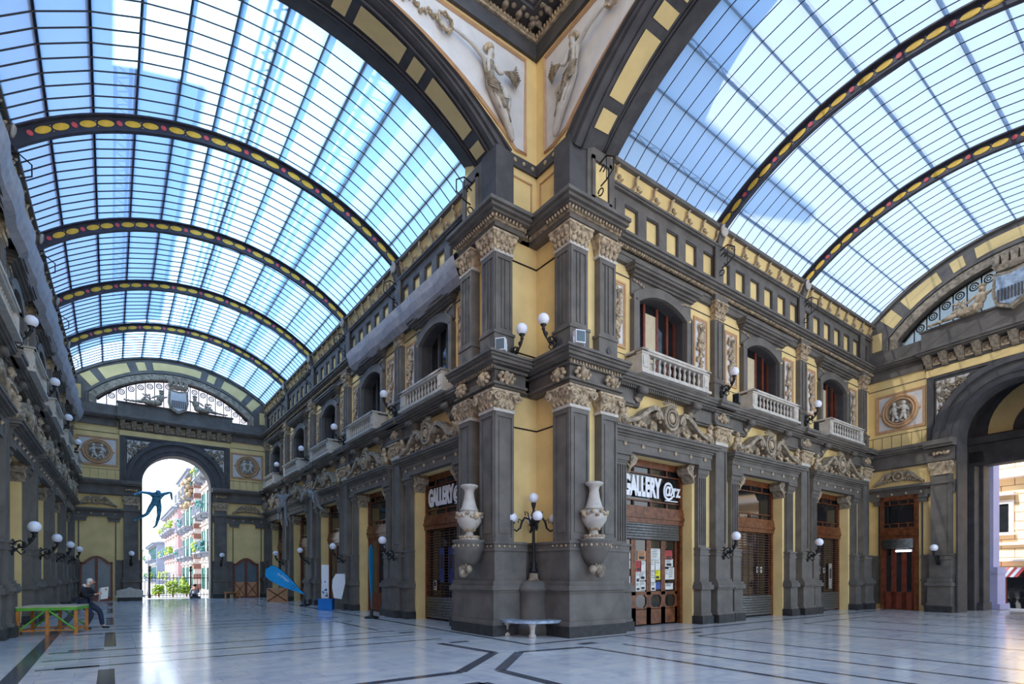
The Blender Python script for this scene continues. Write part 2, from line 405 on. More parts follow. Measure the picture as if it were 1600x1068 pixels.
def kit_window(hw, lit):
    t = thing('window_surround', '', 'window')
    zs, zc = 9.5, 9.85
    A = arch_pts(hw, zs, zc); B = arch_pts(hw+.28, zs+.14, zc+.28)
    s_ = MB()
    for sg in (-1, 1): s_.n(*sorted((sg*hw, sg*(hw+.28))), 0, .13, 7.27, zs+.02); s_.n(*sorted((sg*(hw+.2), sg*(hw+.28))), .13, .17, 7.27, zs+.1)
    s_.arcband(0, A, B, 0, .13)
    s_.obj('surround', 'grey', t)
    # reveal lining
    rv = MB()
    for sg in (-1, 1): rv.n(*sorted((sg*(hw-.05), sg*(hw+.0))), -.5, 0, 7.27, zs+.02)
    rv.strip([(x, 0, z) for x, z in A], [(x, .5, z) for x, z in A])
    rv.obj('reveal', 'grey2', t)
    sp = MB(); k = len(B)
    for i in range(k-1): sp.poly([B[i], B[i+1], (B[i+1][0], 10.14), (B[i][0], 10.14)], .0, .06)
    sp.obj('spandrel', 'grey', t)
    o = MB()
    for sg in (-1, 1):
        for i in range(6): o.ell((sg*(hw+.18-.1*i), -.08, 10.07-.012*i*i*.4), (.06, .03, .05), sg*i, 'Y', 6, 4)
    o.obj('spandrel_carving', 'orn_grey', t)
    MB().steps(hw+.3, [(.0, .16, 10.14, 10.2), (.05, .24, 10.2, 10.28), (.14, .34, 10.28, 10.36), (.18, .38, 10.36, 10.44)]).obj('hood', 'grey', t)
    h = MB()
    for i in range(7): leafy(h, -(hw+.1)+i*(hw+.1)/3, 10.45, .26, .14, .14, 3)
    h.obj('hood_crest', 'orn', t)
    # french window set back
    w = 'redwood' if lit else 'grey2'
    fr = MB()
    for x in (-hw+.05, -hw*.36, hw*.18, hw*.62, hw-.05): fr.box(x-.045, x+.045, .3, .38, 7.3, 9.8)
    fr.box(-hw, hw, .3, .38, 7.3, 7.55)
    fr.obj('casement_frame', w, t)
    MB().box(-hw, hw, .36, .38, 7.3, 9.9).obj('pane', 'pane', t)
    if lit: MB().box(-hw*.33, hw*.14, .33, .35, 7.5, 9.55).obj('curtain', 'curtain', t)
    return t
def kit_relief(hw, seed):
    t = thing('relief_panel', '', 'relief')
    z0, z1 = 8.02, 9.88
    f = MB()
    for e0, e1, nn in ((.0, .05, .05), (.05, .1, .03)):
        f.n(-hw+e0, -hw+e1, 0, nn, z0+e0, z1-e0).n(hw-e1, hw-e0, 0, nn, z0+e0, z1-e0).n(-hw+e1, hw-e1, 0, nn, z0+e0, z0+e1).n(-hw+e1, hw-e1, 0, nn, z1-e1, z1-e0)
    f.obj('frame', 'pink', t)
    MB().n(-hw+.1, hw-.1, 0, .012, z0+.1, z1-.1).obj('field', 'field', t)
    g = MB(); rn = random.Random(seed); w = (hw-.13)
    g.tube([(0, -.05, z1-.18), (.02, -.06, 9.3), (-.02, -.06, 8.8), (0, -.04, z0+.2)], .02, 5)
    for i in range(34):
        zz = z1-.2-i*(z1-z0-.42)/33; env = w*(.35+.6*abs(sin(i*.42+seed)))*(1 if i < 28 else .4)
        x = (rn.random()*2-1)*env
        g.ell((x, -.05-.03*rn.random(), zz), (.035+.055*rn.random(), .045, .03+.05*rn.random()), rn.random()*3, 'Y', 7, 4)
    if seed % 2:
        g.tube([(w*.5*cos(2*pi*i/14), -.07, 9.0+w*.5*sin(2*pi*i/14)) for i in range(14)], .03, 6, True)
        g.ell((w*.4, -.06, 8.75), (.1, .06, .18), .6, 'Y', 8, 6); g.ell((-w*.3, -.06, 8.6), (.1, .06, .16), -.5, 'Y', 8, 6)
    else:
        g.ell((0, -.07, 9.25), (.12, .07, .2), .3, 'Y', 8, 6); g.ell((-w*.3, -.07, 8.9), (.09, .06, .2), -.6, 'Y', 8, 6); g.ell((w*.35, -.07, 8.95), (.07, .05, .22), .5, 'Y', 8, 6)
    for sg in (-1, 1): g.tube([(0, -.06, z1-.3), (sg*w*.6, -.07, z1-.2), (sg*w*.75, -.06, z1-.35), (sg*w*.3, -.05, z1-.5)], .022, 5)
    g.obj('carved_trophy', 'orn', t)
    return t
def kit_upper_pilaster():
    t = thing('upper_pilaster', '', 'pilaster')
    MB().steps(.36, [(.03, .25, 7.2, 7.28), (0, .22, 7.28, 7.86), (.03, .25, 7.86, 7.92)]).obj('pedestal', 'grey', t)
    MB().poly([(-.09, 7.58), (0, 7.46), (.09, 7.58), (0, 7.7)], .2, .24).obj('diamond', 'grey2', t)
    s_ = MB().taper(-.32, .32, -.2, 0, 7.92, -.28, .28, -.16, 0, 8.05).n(-.28, .28, 0, .14, 8.05, 9.98)
    for a in (-.28, -.06, .2): s_.n(a, a+.08 if a != -.06 else .06, .14, .175, 8.1, 9.93)
    s_.obj('shaft', 'grey', t)
    c = MB().taper(-.26, .26, -.17, 0, 9.98, -.3, .3, -.24, 0, 10.5).n(-.36, .36, 0, .3, 10.5, 10.56)
    for sg in (-1, 1): vol(c, sg*.27, 10.4, .08, .26, .1)
    for i in range(4): leafy(c, -.2+.133*i, 10.0, .2, .16, .26, 5)
    for i in range(3): leafy(c, -.14+.14*i, 10.2, .24, .16, .26, 5)
    c.ell((0, -.28, 10.5), (.08, .06, .08), 0, 'Y', 8, 5)
    c.obj('capital', 'orn', t)
    MB().n(-.36, .36, 0, .26, 10.56, 10.8).obj('frieze_block', 'grey', t)
    return t
def kit_wall_lamp(z, big):
    t = thing('wall_lamp', '', 'lamp')
    k = 1.0
    b = MB()
    b.ell((0, -.03, z-.62), (.09, .04, .14), 0, 'Y', 8, 5); b.ell((0, -.04, z-.4), (.06, .04, .08), 0, 'Y', 8, 5)
    P = []
    for i in range(13):
        a = i/12; P.append((0, -.04-.42*a, z-.62+.1*sin(a*pi)*0+.38*a*a+.04*sin(a*2*pi)))
    b.tube(P, [.03+.012*sin(i*1.3) for i in range(13)], 6)
    b.tube([(0, -.1, z-.6), (0, -.2, z-.72), (0, -.28, z-.66), (0, -.25, z-.58), (0, -.2, z-.6)], .018, 5)
    b.tube([(0, -.06, z-.42), (0, -.18, z-.36), (0, -.26, z-.42), (0, -.22, z-.48)], .02, 5)
    for yy, zz in ((-.16, -.5), (-.26, -.44), (-.36, -.34)): b.ell((0, yy, z+zz), (.045, .04, .06), 0, 'X', 6, 4)
    b.lathe([(.03, -.28), (.05, -.24), (.03, -.2), (.08, -.15), (.075, -.12)], (0, -.46, z), 10)
    b.obj('bracket', 'iron', t)
    MB().ell((0, -.46, z), (.15, .15, .15), 0, 'Y', 18, 12).obj('globe', 'globe', t)
    return t
def kit_scroll_iron():
    t = thing('gas_lamp_bracket', '', 'bracket')
    b = MB()
    b.tube([(0, -.04, 12.3), (0, -.3, 12.38), (0, -.55, 12.2), (0, -.55, 11.9), (0, -.3, 11.75), (0, -.1, 11.7)], .02, 5)
    b.tube([(.0, -.06, 12.1), (.0, -.2, 12.2), (.0, -.28, 12.1), (.0, -.18, 12.02)], .018, 5)
    b.tube([(0, -.1+.09*cos(a), 11.55+.09*sin(a)) for a in [i*.7 for i in range(9)]], .018, 5)
    b.tube([(0, -.3, 12.38), (0, -.3, 11.75)], .012, 5)
    b.obj('wrought_scroll', 'iron', t)
    return t
def kit_rib_console():
    t = thing('rib_console', '', 'bracket')
    MB().taper(-.12, .12, -.2, 0, 12.5, -.2, .2, -.36, 0, 13.0).n(-.2, .2, 0, .34, 13.0, 13.1).obj('console_block', 'grey', t)
    MB().lathe([(.19, 0), (.19, .05), (.14, .07), (.0, .09)], seg=16).obj('medallion', 'white_stone', t)
    m = kids(t)[-1]; m.rotation_euler = (pi/2+.2, 0, 0); m.location = (0, -.33, 12.9)
    return t

# shop doors ---------------------------------------------------------------
def kit_shop(hw, kind, textlabel=None):
    """door assembly set .42 behind the wall face"""
    t = thing('door', None, None); t['kind'] = 'structure'
    d0 = .36
    fr = MB()
    for sg in (-1, 1): fr.box(*sorted((sg*hw, sg*(hw-.12))), d0, d0+.16, 0, 5.06)
    fr.box(-hw, hw, d0, d0+.16, 4.86, 5.06).box(-hw, hw, d0-.03, d0+.16, 3.55, 3.66).box(-hw, hw, d0-.08, d0+.16, 3.3, 3.4).box(-hw, hw, d0-.05, d0+.16, 3.4, 3.55).box(-hw, hw, d0-.04, d0+.16, 3.15, 3.3)
    for x in (-hw*.5, 0, hw*.5): fr.box(x-.02, x+.02, d0+.02, d0+.06, 3.66, 3.82); fr.box(x-.02, x+.02, d0+.02, d0+.06, 4.68, 4.86)
    fr.box(-hw+.12, hw-.12, d0+.02, d0+.06, 3.82, 3.86).box(-hw+.12, hw-.12, d0+.02, d0+.06, 4.64, 4.68)
    fr.obj('frame', 'wood', t)
    MB().box(-hw+.1, hw-.1, d0+.08, d0+.1, 3.6, 4.9).obj('transom_pane', 'pane', t)
    if textlabel:
        cu = bpy.data.curves.new('sign_lettering', 'FONT'); cu.body = 'GALLERY'; cu.size = .95; cu.offset = .05; cu.extrude = .012
        cu.space_character = .92; cu.align_x = 'LEFT'; cu.align_y = 'CENTER'
        o = bpy.data.objects.new('sign_lettering', cu); COL.objects.link(o); o.parent = t
        o.location = (-hw+.26, d0+.0, 4.23); o.rotation_euler = (pi/2, 0, 0); o.scale = (.47, .84, 1); cu.materials.append(M['white']); text_mesh(o)
        c2 = bpy.data.curves.new('sign_lettering', 'FONT'); c2.body = '@rz'; c2.size = .8; c2.offset = .02; c2.extrude = .012; c2.space_character = .9
        c2.align_y = 'CENTER'
        o2 = bpy.data.objects.new('sign_lettering', c2); COL.objects.link(o2); o2.parent = t
        o2.location = (hw*.36, d0+.0, 4.24); o2.rotation_euler = (pi/2, 0, 0); o2.scale = (.62, .72, 1); c2.materials.append(M['white']); text_mesh(o2)
        MB().box(hw*.42, hw-.25, d0-.005, d0+.01, 3.9, 3.93).obj('sign_underline', 'white', t)
    if kind == 'open':
        sh = MB()
        for i in range(6): sh.tube([(-hw+.12, d0+.02, 3.12-.085*i), (hw-.2, d0+.02, 3.12-.085*i)], .05, 8)
        sh.obj('rolled_shutter', 'steel', t)
        n = 4; w = (2*hw-.3)/n
        for i in range(n):
            x0 = -hw+.12+i*w; x1 = x0+w-.006
            lf = MB().box(x0, x0+.1, d0+.08, d0+.14, .05, 2.65).box(x1-.1, x1, d0+.08, d0+.14, .05, 2.65).box(x0, x1, d0+.08, d0+.14, .05, .52).box(x0, x1, d0+.08, d0+.14, .95, 1.05).box(x0, x1, d0+.08, d0+.14, .5, .56)
            for cxx, sx in ((x0+.1, 1), (x1-.1, -1)):
                for cz, sz in ((.56, 1), (.95, -1)): lf.poly([(cxx, cz), (cxx+sx*.1, cz), (cxx, cz+sz*.1)], -d0-.14, -d0-.08)
            o = lf.obj('door_leaf', 'wood', t)
            MB().box(x0+.1, x1-.1, d0+.11, d0+.12, .54, 2.65).obj('pane', 'pane', o)
    elif kind == 'grille':
        MB().box(-hw+.12, hw-.12, d0+.14, d0+.15, .1, 3.15).obj('shop_pane', 'pane', t)
        g = MB()
        for i in range(25): g.box(-hw+.12, hw-.12, d0+.03, d0+.045, .82+i*.095, .838+i*.095)
        for j in range(8):
            x = -hw+.2+(2*hw-.4)*j/7; g.box(x-.012, x+.012, d0+.045, d0+.06, .8, 3.15)
        g.obj('shutter_grille', 'rust', t)
        s2 = MB()
        for i in range(8): s2.tube([(-hw+.12, d0+.03, .1+.092*i), (hw-.12, d0+.03, .1+.092*i)], .05, 8)
        s2.obj('shutter_slats', 'steel', t)
    else:
        n = 3; w = (2*hw-.24)/n
        for i in range(n):
            x0 = -hw+.12+i*w; x1 = x0+w
            lf = MB().box(x0, x0+.1, d0+.04, d0+.1, .03, 3.15).box(x1-.1, x1, d0+.04, d0+.1, .03, 3.15).box(x0, x1, d0+.04, d0+.1, .03, .8).box(x0, x1, d0+.04, d0+.1, 3.0, 3.15)
            o = lf.obj('door_leaf', 'redwood', t)
            MB().box(x0+.1, x1-.1, d0+.07, d0+.08, .8, 3.0).obj('pane', 'pane', o)
    return t

def skin_fig(name, verts, edges, radii, m, parent=None, root=0, sub=1):
    me = bpy.data.meshes.new(name); me.from_pydata([tuple(v) for v in verts], edges, []); me.materials.append(M[m] if isinstance(m, str) else m)
    o = bpy.data.objects.new(name, me); COL.objects.link(o)
    if parent: o.parent = parent
    sk = o.modifiers.new('Skin', 'SKIN'); sk.use_smooth_shade = True; sk.branch_smoothing = .6
    if not me.skin_vertices: 
        bpy.context.view_layer.objects.active = o
    for i, r in enumerate(radii):
        rr = r if isinstance(r, tuple) else (r, r)
        me.skin_vertices[0].data[i].radius = rr; me.skin_vertices[0].data[i].use_root = (i == root)
    if sub: sb = o.modifiers.new('Sub', 'SUBSURF'); sb.levels = sub; sb.render_levels = sub
    # bake to plain mesh
    dg = bpy.context.evaluated_depsgraph_get(); ev = o.evaluated_get(dg); nm = bpy.data.meshes.new_from_object(ev)
    o.modifiers.clear(); o.data = nm; nm.name = name
    return o
class Sk:
    def __init__(s): s.v = []; s.e = []; s.r = []; s.i = {}
    def p(s, name, co, r, prev=None):
        s.v.append(Vector(co)); s.r.append(r); s.i[name] = len(s.v)-1
        if prev is not None: s.e.append((s.i[prev], s.i[name]))
        return s
    def make(s, nm, m, parent, sub=1): return skin_fig(nm, s.v, s.e, s.r, m, parent, 0, sub)
def text_mesh(o):
    dg = bpy.context.evaluated_depsgraph_get(); dg.update(); me = bpy.data.meshes.new_from_object(o.evaluated_get(dg)); me.name = o.name
    n = bpy.data.objects.new(o.name, me); COL.objects.link(n); n.parent = o.parent; n.location = o.location; n.rotation_euler = o.rotation_euler; n.scale = o.scale
    if not me.materials: me.materials.append(o.data.materials[0])
    bpy.data.objects.remove(o)
    return n
ORD = ['first', 'second', 'third', 'fourth', 'fifth', 'sixth']
def wall_with_holes(mb, s0, s1, z0, z1, holes, th=.5):
    holes = sorted(holes); x = s0
    for a, b, c, d in holes:
        if a > x: mb.box(x, a, 0, th, z0, z1)
        if c > z0: mb.box(a, b, 0, th, z0, c)
        if d < z1: mb.box(a, b, 0, th, d, z1)
        x = b
    if x < s1: mb.box(x, s1, 0, th, z0, z1)

def L(desc, i, side): return f'{desc}, {ORD[i]} bay, {side}'

class Facade:
    """a straight arcade facade; s runs along the local x axis from the crossing when dirn=+1, toward it when -1"""
    def __init__(s, name, origin, rz, mains, end, side, dirn, start):
        s.o = Vector(origin); s.rz = rz; s.m = mains; s.end = end; s.side = side; s.d = dirn; s.name = name; s.start = start
    def loc(s, x, z=0.0, n=0.0):
        p = Matrix.Rotation(s.rz, 3, 'Z')@Vector((x*s.d, -n, z)); return s.o+p
    def put(s, proto, x, label, group=None, flip=False, n=0.0, z=0.0):
        l = s.loc(x, z, n)
        nm = proto.name.split('.')[0].replace('_', ' ')
        return place(proto, l, s.rz, label, group or f'{nm}s along the {s.side}')
    def setobj(s, o): o.location = s.o; o.rotation_euler = (0, 0, s.rz); return o

def build_facade(F, hwD, kinds, textbay, kits, lit, relhw, pane_doors=True):
    W = F.m[1]-F.m[0]; nb = len(F.m)-1; d = F.d
    P_, SP, BR, PD, CO, BA, WI, RA, RB, UP, LL, LU, GI, RC = [kits[k] for k in ('P', 'SP', 'BR', 'PD', 'CO', 'BA', 'WI', 'RA', 'RB', 'UP', 'LL', 'LU', 'GI', 'RC')]
    cents = [(F.m[i]+F.m[i+1])/2 for i in range(nb)]
    S0, S1 = F.start, F.end
    lo, hi = sorted((S0*d, S1*d))
    whw = 1.12 if W > 5.5 else 1.02
    # --- structure
    w = MB(); holes = [(c*d-hwD, c*d+hwD, 0, 5.06) for c in cents]
    wall_with_holes(w, lo, hi, 0, 7.0, holes)
    uh = [(c*d-whw, c*d+whw, 7.0, 10.4) for c in cents]
    wall_with_holes(w, lo, hi, 7.0, 10.4, uh)
    for c in cents:   # fill above segmental arch
        A = arch_pts(whw, 9.5, 9.85)
        for i in range(len(A)-1): w.poly([(A[i][0]+c*d, A[i][1]+.04), (A[i+1][0]+c*d, A[i+1][1]+.04), (A[i+1][0]+c*d, 10.4), (A[i][0]+c*d, 10.4)], -.5, -.001)
    # remove the slab that covered arch area
    struct(F.setobj(w.obj('wall', 'yellow')), 'wall_'+F.name)
    # added backing sheets stop light leaks; their dark colour stands for unlit rooms
    b = MB().box(lo, hi, 1.4, 1.5, 0, 10.5).box(lo, hi, .5, 1.4, 5.3, 5.4).box(lo, hi, .5, 1.4, 10.4, 10.5)
    struct(F.setobj(b.obj('backing', 'dark')), 'wall_'+F.name+'_backing')
    g = MB()
    g.n(lo, hi, .0, .34, 6.94, 7.0).n(lo, hi, 0, .42, 7.0, 7.06).n(lo, hi, 0, .48, 7.06, 7.14).n(lo, hi, 0, .5, 7.14, 7.2)
    for m in F.m:
        a = max(lo, m*d-.5); c = min(hi, m*d+.5)
        if c > a: g.n(a, c, .3, .56, 7.0, 7.1).n(a, c, .3, .6, 7.1, 7.2)
    # architrave blocks between the consoles
    edges = [lo]+[x for c in sorted(c*d for c in cents) for x in (c-1.42, c+1.42)]+[hi]
    for k in range(0, len(edges), 2):
        if edges[k+1] > edges[k]: g.n(edges[k], edges[k+1], 0, .16, 6.38, 6.9).n(edges[k], edges[k+1], 0, .22, 6.44, 6.52)
    g.n(lo, hi, 0, .12, 6.86, 6.94)
    struct(F.setobj(g.obj('cornice', 'grey')), 'trim_1')
    dn = MB()
    k = int((hi-lo)/.09)
    for i in range(k):
        x = lo+i*.09
        dn.n(x, x+.05, .12, .3, 6.86, 6.94)
    struct(F.setobj(dn.obj('dentils', 'grey')), 'trim_2')
    u = MB().n(lo, hi, 0, .1, 10.44, 10.62).n(lo, hi, 0, .13, 10.62, 10.72).n(lo, hi, 0, .3, 10.84, 10.9).n(lo, hi, 0, .4, 10.9, 10.98).n(lo, hi, 0, .46, 10.98, ZC)
    u.box(lo, hi, 0, .5, 10.4, 11.1)
    # attic lattice over yellow panels
    np_ = 6*nb; pw = (S1-F.m[0])/np_ if False else W/6
    u.n(lo, hi, -.02, .07, ZC, 11.42).n(lo, hi, -.02, .07, 12.12, 12.38).n(lo, hi, -.02, .16, 12.38, 12.44).n(lo, hi, -.02, .2, 12.44, 12.5)
    u.n(lo, hi, .18, .32, 12.94, 13.06).n(lo, hi, 0, .2, 12.98, 13.06)
    x = F.m[0]
    cnt = int((S1-F.m[0])/pw+.5)
    for i in range(cnt+1):
        xx = (F.m[0]+i*pw)*d; a, c = max(lo, xx-.18), min(hi, xx+.18)
        if c > a: u.n(a, c, -.02, .07, 11.42, 12.12)
        if i % 6 == 0 and c > a: u.n(max(lo, xx-.22), min(hi, xx+.22), .12, .18, ZC, 12.5)
    struct(F.setobj(u.obj('attic', 'grey')), 'trim_3')
    fr = MB()
    for i in range(cnt):
        a = (F.m[0]+i*pw)*d; x0, x1 = sorted((a+.18*d, a+(pw-.18)*d))
        for e in (0,):
            fr.n(x0, x0+.035, 0, .05, 11.42, 12.12).n(x1-.035, x1, 0, .05, 11.42, 12.12).n(x0+.035, x1-.035, 0, .05, 12.08, 12.12)
    struct(F.setobj(fr.obj('attic_frames', 'grey2')), 'trim_4')
    at = MB().box(lo, hi, .02, .5, 11.1, 12.5)
    at.add([(lo, -.02, 12.5), (hi, -.02, 12.5), (hi, -.2, 12.96), (lo, -.2, 12.96), (lo, .5, 12.5), (hi, .5, 12.5), (hi, .5, 12.96), (lo, .5, 12.96)], [(0, 1, 2, 3), (7, 6, 5, 4), (0, 3, 7, 4), (1, 5, 6, 2)])
    struct(F.setobj(at.obj('attic_wall', 'yellow')), 'wall_'+F.name+'_attic')
    cr = MB()
    k = int((hi-lo)/(W/7))
    for i in range(k+1):
        x = lo+.15+i*(W/7)
        if x > hi-.2: break
        cr.tube([(x-.14, -.06, 12.56), (x-.02, -.12, 12.6), (x+.02, -.18, 12.72), (x-.04, -.24, 12.84), (x+.06, -.26, 12.92)], .04, 6)
        cr.ell((x+.2, -.14, 12.72), (.07, .04, .07), 0, 'Y', 8, 5)
        cr.tube([(x+.1, -.1, 12.6), (x+.24, -.1, 12.58), (x+.34, -.14, 12.7)], .025, 5)
    struct(F.setobj(cr.obj('cresting', 'orn')), 'trim_5')
    eg = MB(); k = int((hi-lo)/.1)
    for i in range(k):
        x = lo+.05+i*.1; eg.ell((x, -.2, 10.78), (.034, .1, .05), 0, 'Y', 6, 4)
    struct(F.setobj(eg.obj('egg_moulding', 'orn')), 'trim_6')
    # fine lines in the plaster
    ln = MB()
    ln.n(lo, hi, 0, .02, 10.08, 10.11).n(lo, hi, 0, .015, 7.86, 7.875)
    x = lo+.3
    while x < hi:
        ln.n(x-.006, x+.006, 0, .012, 7.2, 7.86); x += .42
    struct(F.setobj(ln.obj('string_line', 'grey2')), 'trim_7')
    pb = MB(); xs = sorted([(c*d-hwD, c*d+hwD) for c in cents]); x = lo
    for a, c in xs+[(hi, hi)]:
        if a > x: pb.n(x, a, 0, .02, 0, .26)
        x = c
    struct(F.setobj(pb.obj('skirting', 'black_stone')), 'baseboard_'+F.name)
    # --- things
    S = F.side
    for i, c in enumerate(cents):
        # shop door
        key = kinds[i]
        dr = kits['D'][(key, i == textbay)]
        dd = place(dr, F.loc(c), F.rz, '') ; dd.name = 'door_1'
        if 'label' in dd: del dd['label']
        for sg, wd in ((-1, 'nearer the crossing' if d > 0 else 'farther from the crossing'), (1, 'farther from the crossing' if d > 0 else 'nearer the crossing')):
            F.put(SP, c+sg*d*(hwD+.35), L(f'fluted grey pilaster beside the shop, {wd}', i, S))
            place(BR, F.loc(c+sg*d*(hwD), 0, .0), F.rz, L(f'grey scroll bracket under the lintel, {wd}', i, S), f'scroll brackets along the {S}', scale=(-sg, 1, 1))
            F.put(CO, c+sg*d*1.26, L(f'scrolled grey console under the balcony, {wd}', i, S))
        F.put(PD, c, L('broken scroll pediment with round cartouche over the shop', i, S))
        F.put(BA, c, L('pale stone balcony with balusters', i, S))
        F.put(WI, c, L('arched upper window with grey surround and hood', i, S))
        off = (whw+.28+W/2-.32)/2+.02
        F.put(RA, c-d*off*d, L('carved trophy panel, crossing side of the window', i, S))
        F.put(RB, c+d*off*d, L('carved trophy panel, far side of the window', i, S))
    for i, m in enumerate(F.m):
        last = i == len(F.m)-1
        if i == 0: continue
        w1 = f'{ORD[i]} from the crossing, {S}'
        x = m if not last else m-.05
        F.put(P_, x, f'grey lower pilaster with mask and volutes, {w1}')
        F.put(UP, x, f'grey upper pilaster with leafy capital, {w1}')
        if not last:
            F.put(LL, m, f'low wall lamp with white globe, {w1}', n=.3)
            F.put(LU, m, f'high wall lamp with white globe, {w1}', n=.24)
            F.put(RC, m, f'rib console with round medallion, {w1}')
            g_ = F.put(GI, m, f'wrought iron scroll bracket on the attic, {w1}', n=.16)

kits = {}
kits['P'] = kit_pilaster(); kits['SP'] = kit_side_pilaster(); kits['BR'] = kit_bracket(); kits['CO'] = kit_console()
kits['UP'] = kit_upper_pilaster(); kits['LL'] = kit_wall_lamp(2.82, 1); kits['LU'] = kit_wall_lamp(8.15, 1)
kits['GI'] = kit_scroll_iron(); kits['RC'] = kit_rib_console()
kits['RA'] = kit_relief(.36, 3); kits['RB'] = kit_relief(.36, 6)
def kitset(hwD, lit, kinds, text):
    k = dict(kits)
    k['PD'] = kit_pediment(hwD+(.68 if lit else .62)); k['BA'] = kit_balcony(hwD+.02, .6); k['WI'] = kit_window(1.12 if lit else 1.02, lit)
    k['D'] = {}
    for i, q in enumerate(kinds):
        if (q, i == text) not in k['D']: k['D'][(q, i == text)] = kit_shop(hwD, q, i == text)
    return k
HW_R, HW_L = 1.55, 1.46
FR = Facade('right_wing', (0, 10.65, 0), 0, [10.66, 16.28, 22.0, 27.75], 28.6, 'right wing', 1, 11.15)
FL = Facade('left_wing_right', (8.75, 0, 0), -pi/2, [13.5, 18.8, 24.3, 29.5, 34.7, 40.0], 40.5, "left wing's right wall", -1, 13.55)
TH = .022
FB = Facade('left_wing_left', (-2.757, 0, 0), pi/2-math.atan(TH), [13.5, 18.8, 24.3, 29.5, 34.7, 40.0], 40.5, "left wing's left wall", 1, 13.0)
kR = kitset(HW_R, True, ['open', 'grille', 'grille'], 0)
kL = kitset(HW_L, False, ['grille', 'wood', 'wood', 'wood', 'wood'], 0)
build_facade(FR, HW_R, ['open', 'grille', 'grille'], 0, kR, True, .36)
build_facade(FL, HW_L, ['grille', 'wood', 'wood', 'wood', 'wood'], 0, kL, False, .36)
kB = dict(kL); build_facade(FB, HW_L, ['wood', 'wood', 'wood', 'wood', 'wood'], -1, kB, False, .36)

# ------------------------------------------------------------------ vaults
# profile: circle of radius RV, crown ZCR; wing axis coordinate t across the span
RV, ZCR = 8.3, 15.1
def vz(u): return ZCR-RV+sqrt(RV*RV-u*u)
LCX = 3.45; RCY = 5.35; HS = 5.4
def LW(u, y, dz=0.0):   # left wing point (u across)
    return (LCX+.022*0+u, y, vz(max(-6, min(6, u)))+dz)
TG = radians(8)
def xend(y): return 28.6-(10.65-y)*math.tan(TG)
def build_vault(which):
    K = 12; HV = 5.75; us = [-HV+2*HV*i/K for i in range(K+1)]
    if which == 'L': a0, a1, step = 13.6, 40.45, .445; P = lambda u, a, dz=0: (LCX+u, a, vz(u)+dz)
    else:
        a0, a1, step = 11.2, 0, .4725
        P = lambda u, a, dz=0: (a, RCY-u, vz(u)+dz)
    g = MB()
    for i in range(K):
        if which == 'L': q = [P(us[i], a0), P(us[i+1], a0), P(us[i+1], a1), P(us[i], a1)]
        else: q = [P(us[i], a0), P(us[i+1], a0), P(us[i+1], xend(RCY-us[i+1])), P(us[i], xend(RCY-us[i]))]
        g.add(q, [(0, 1, 2, 3)])
    o = g.obj('ceiling', 'vglass' if which == 'L' else 'vglassR', fix=False); struct(o, 'ceiling')
    b = MB(); a = a0+step
    end = a1 if which == 'L' else 28.6
    while a < end-.1:
        pts = [P(u, a, -.03) for u in us if which == 'L' or a < xend(RCY-u)]
        if len(pts) > 1: b.tube(pts, .021 if which == 'L' else .016, 4, smooth=False)
        a += step
    struct(b.obj('glazing_bars', 'bar'), 'trim_8')
    p = MB()
    for i in range(1, K):
        u = us[i]; e = a1 if which == 'L' else xend(RCY-u)
        p.tube([P(u, a0, .06), P(u, e, .06)], .06 if which == 'L' else .03, 5, smooth=False)
        if which == 'R' and i % 2:
            k = int((e-a0)/1.0)
            for j in range(k): p.tube([P(u, a0+j, .06), P(u, a0+j+.5, .26), P(u, a0+j+1, .06)], .014, 4, smooth=False)
            p.tube([P(u, a0, .26), P(u, e, .26)], .02, 4, smooth=False)
    struct(p.obj('purlins', 'bar'), 'trim_9')
    return P
PL = build_vault('L'); PR = build_vault('R')

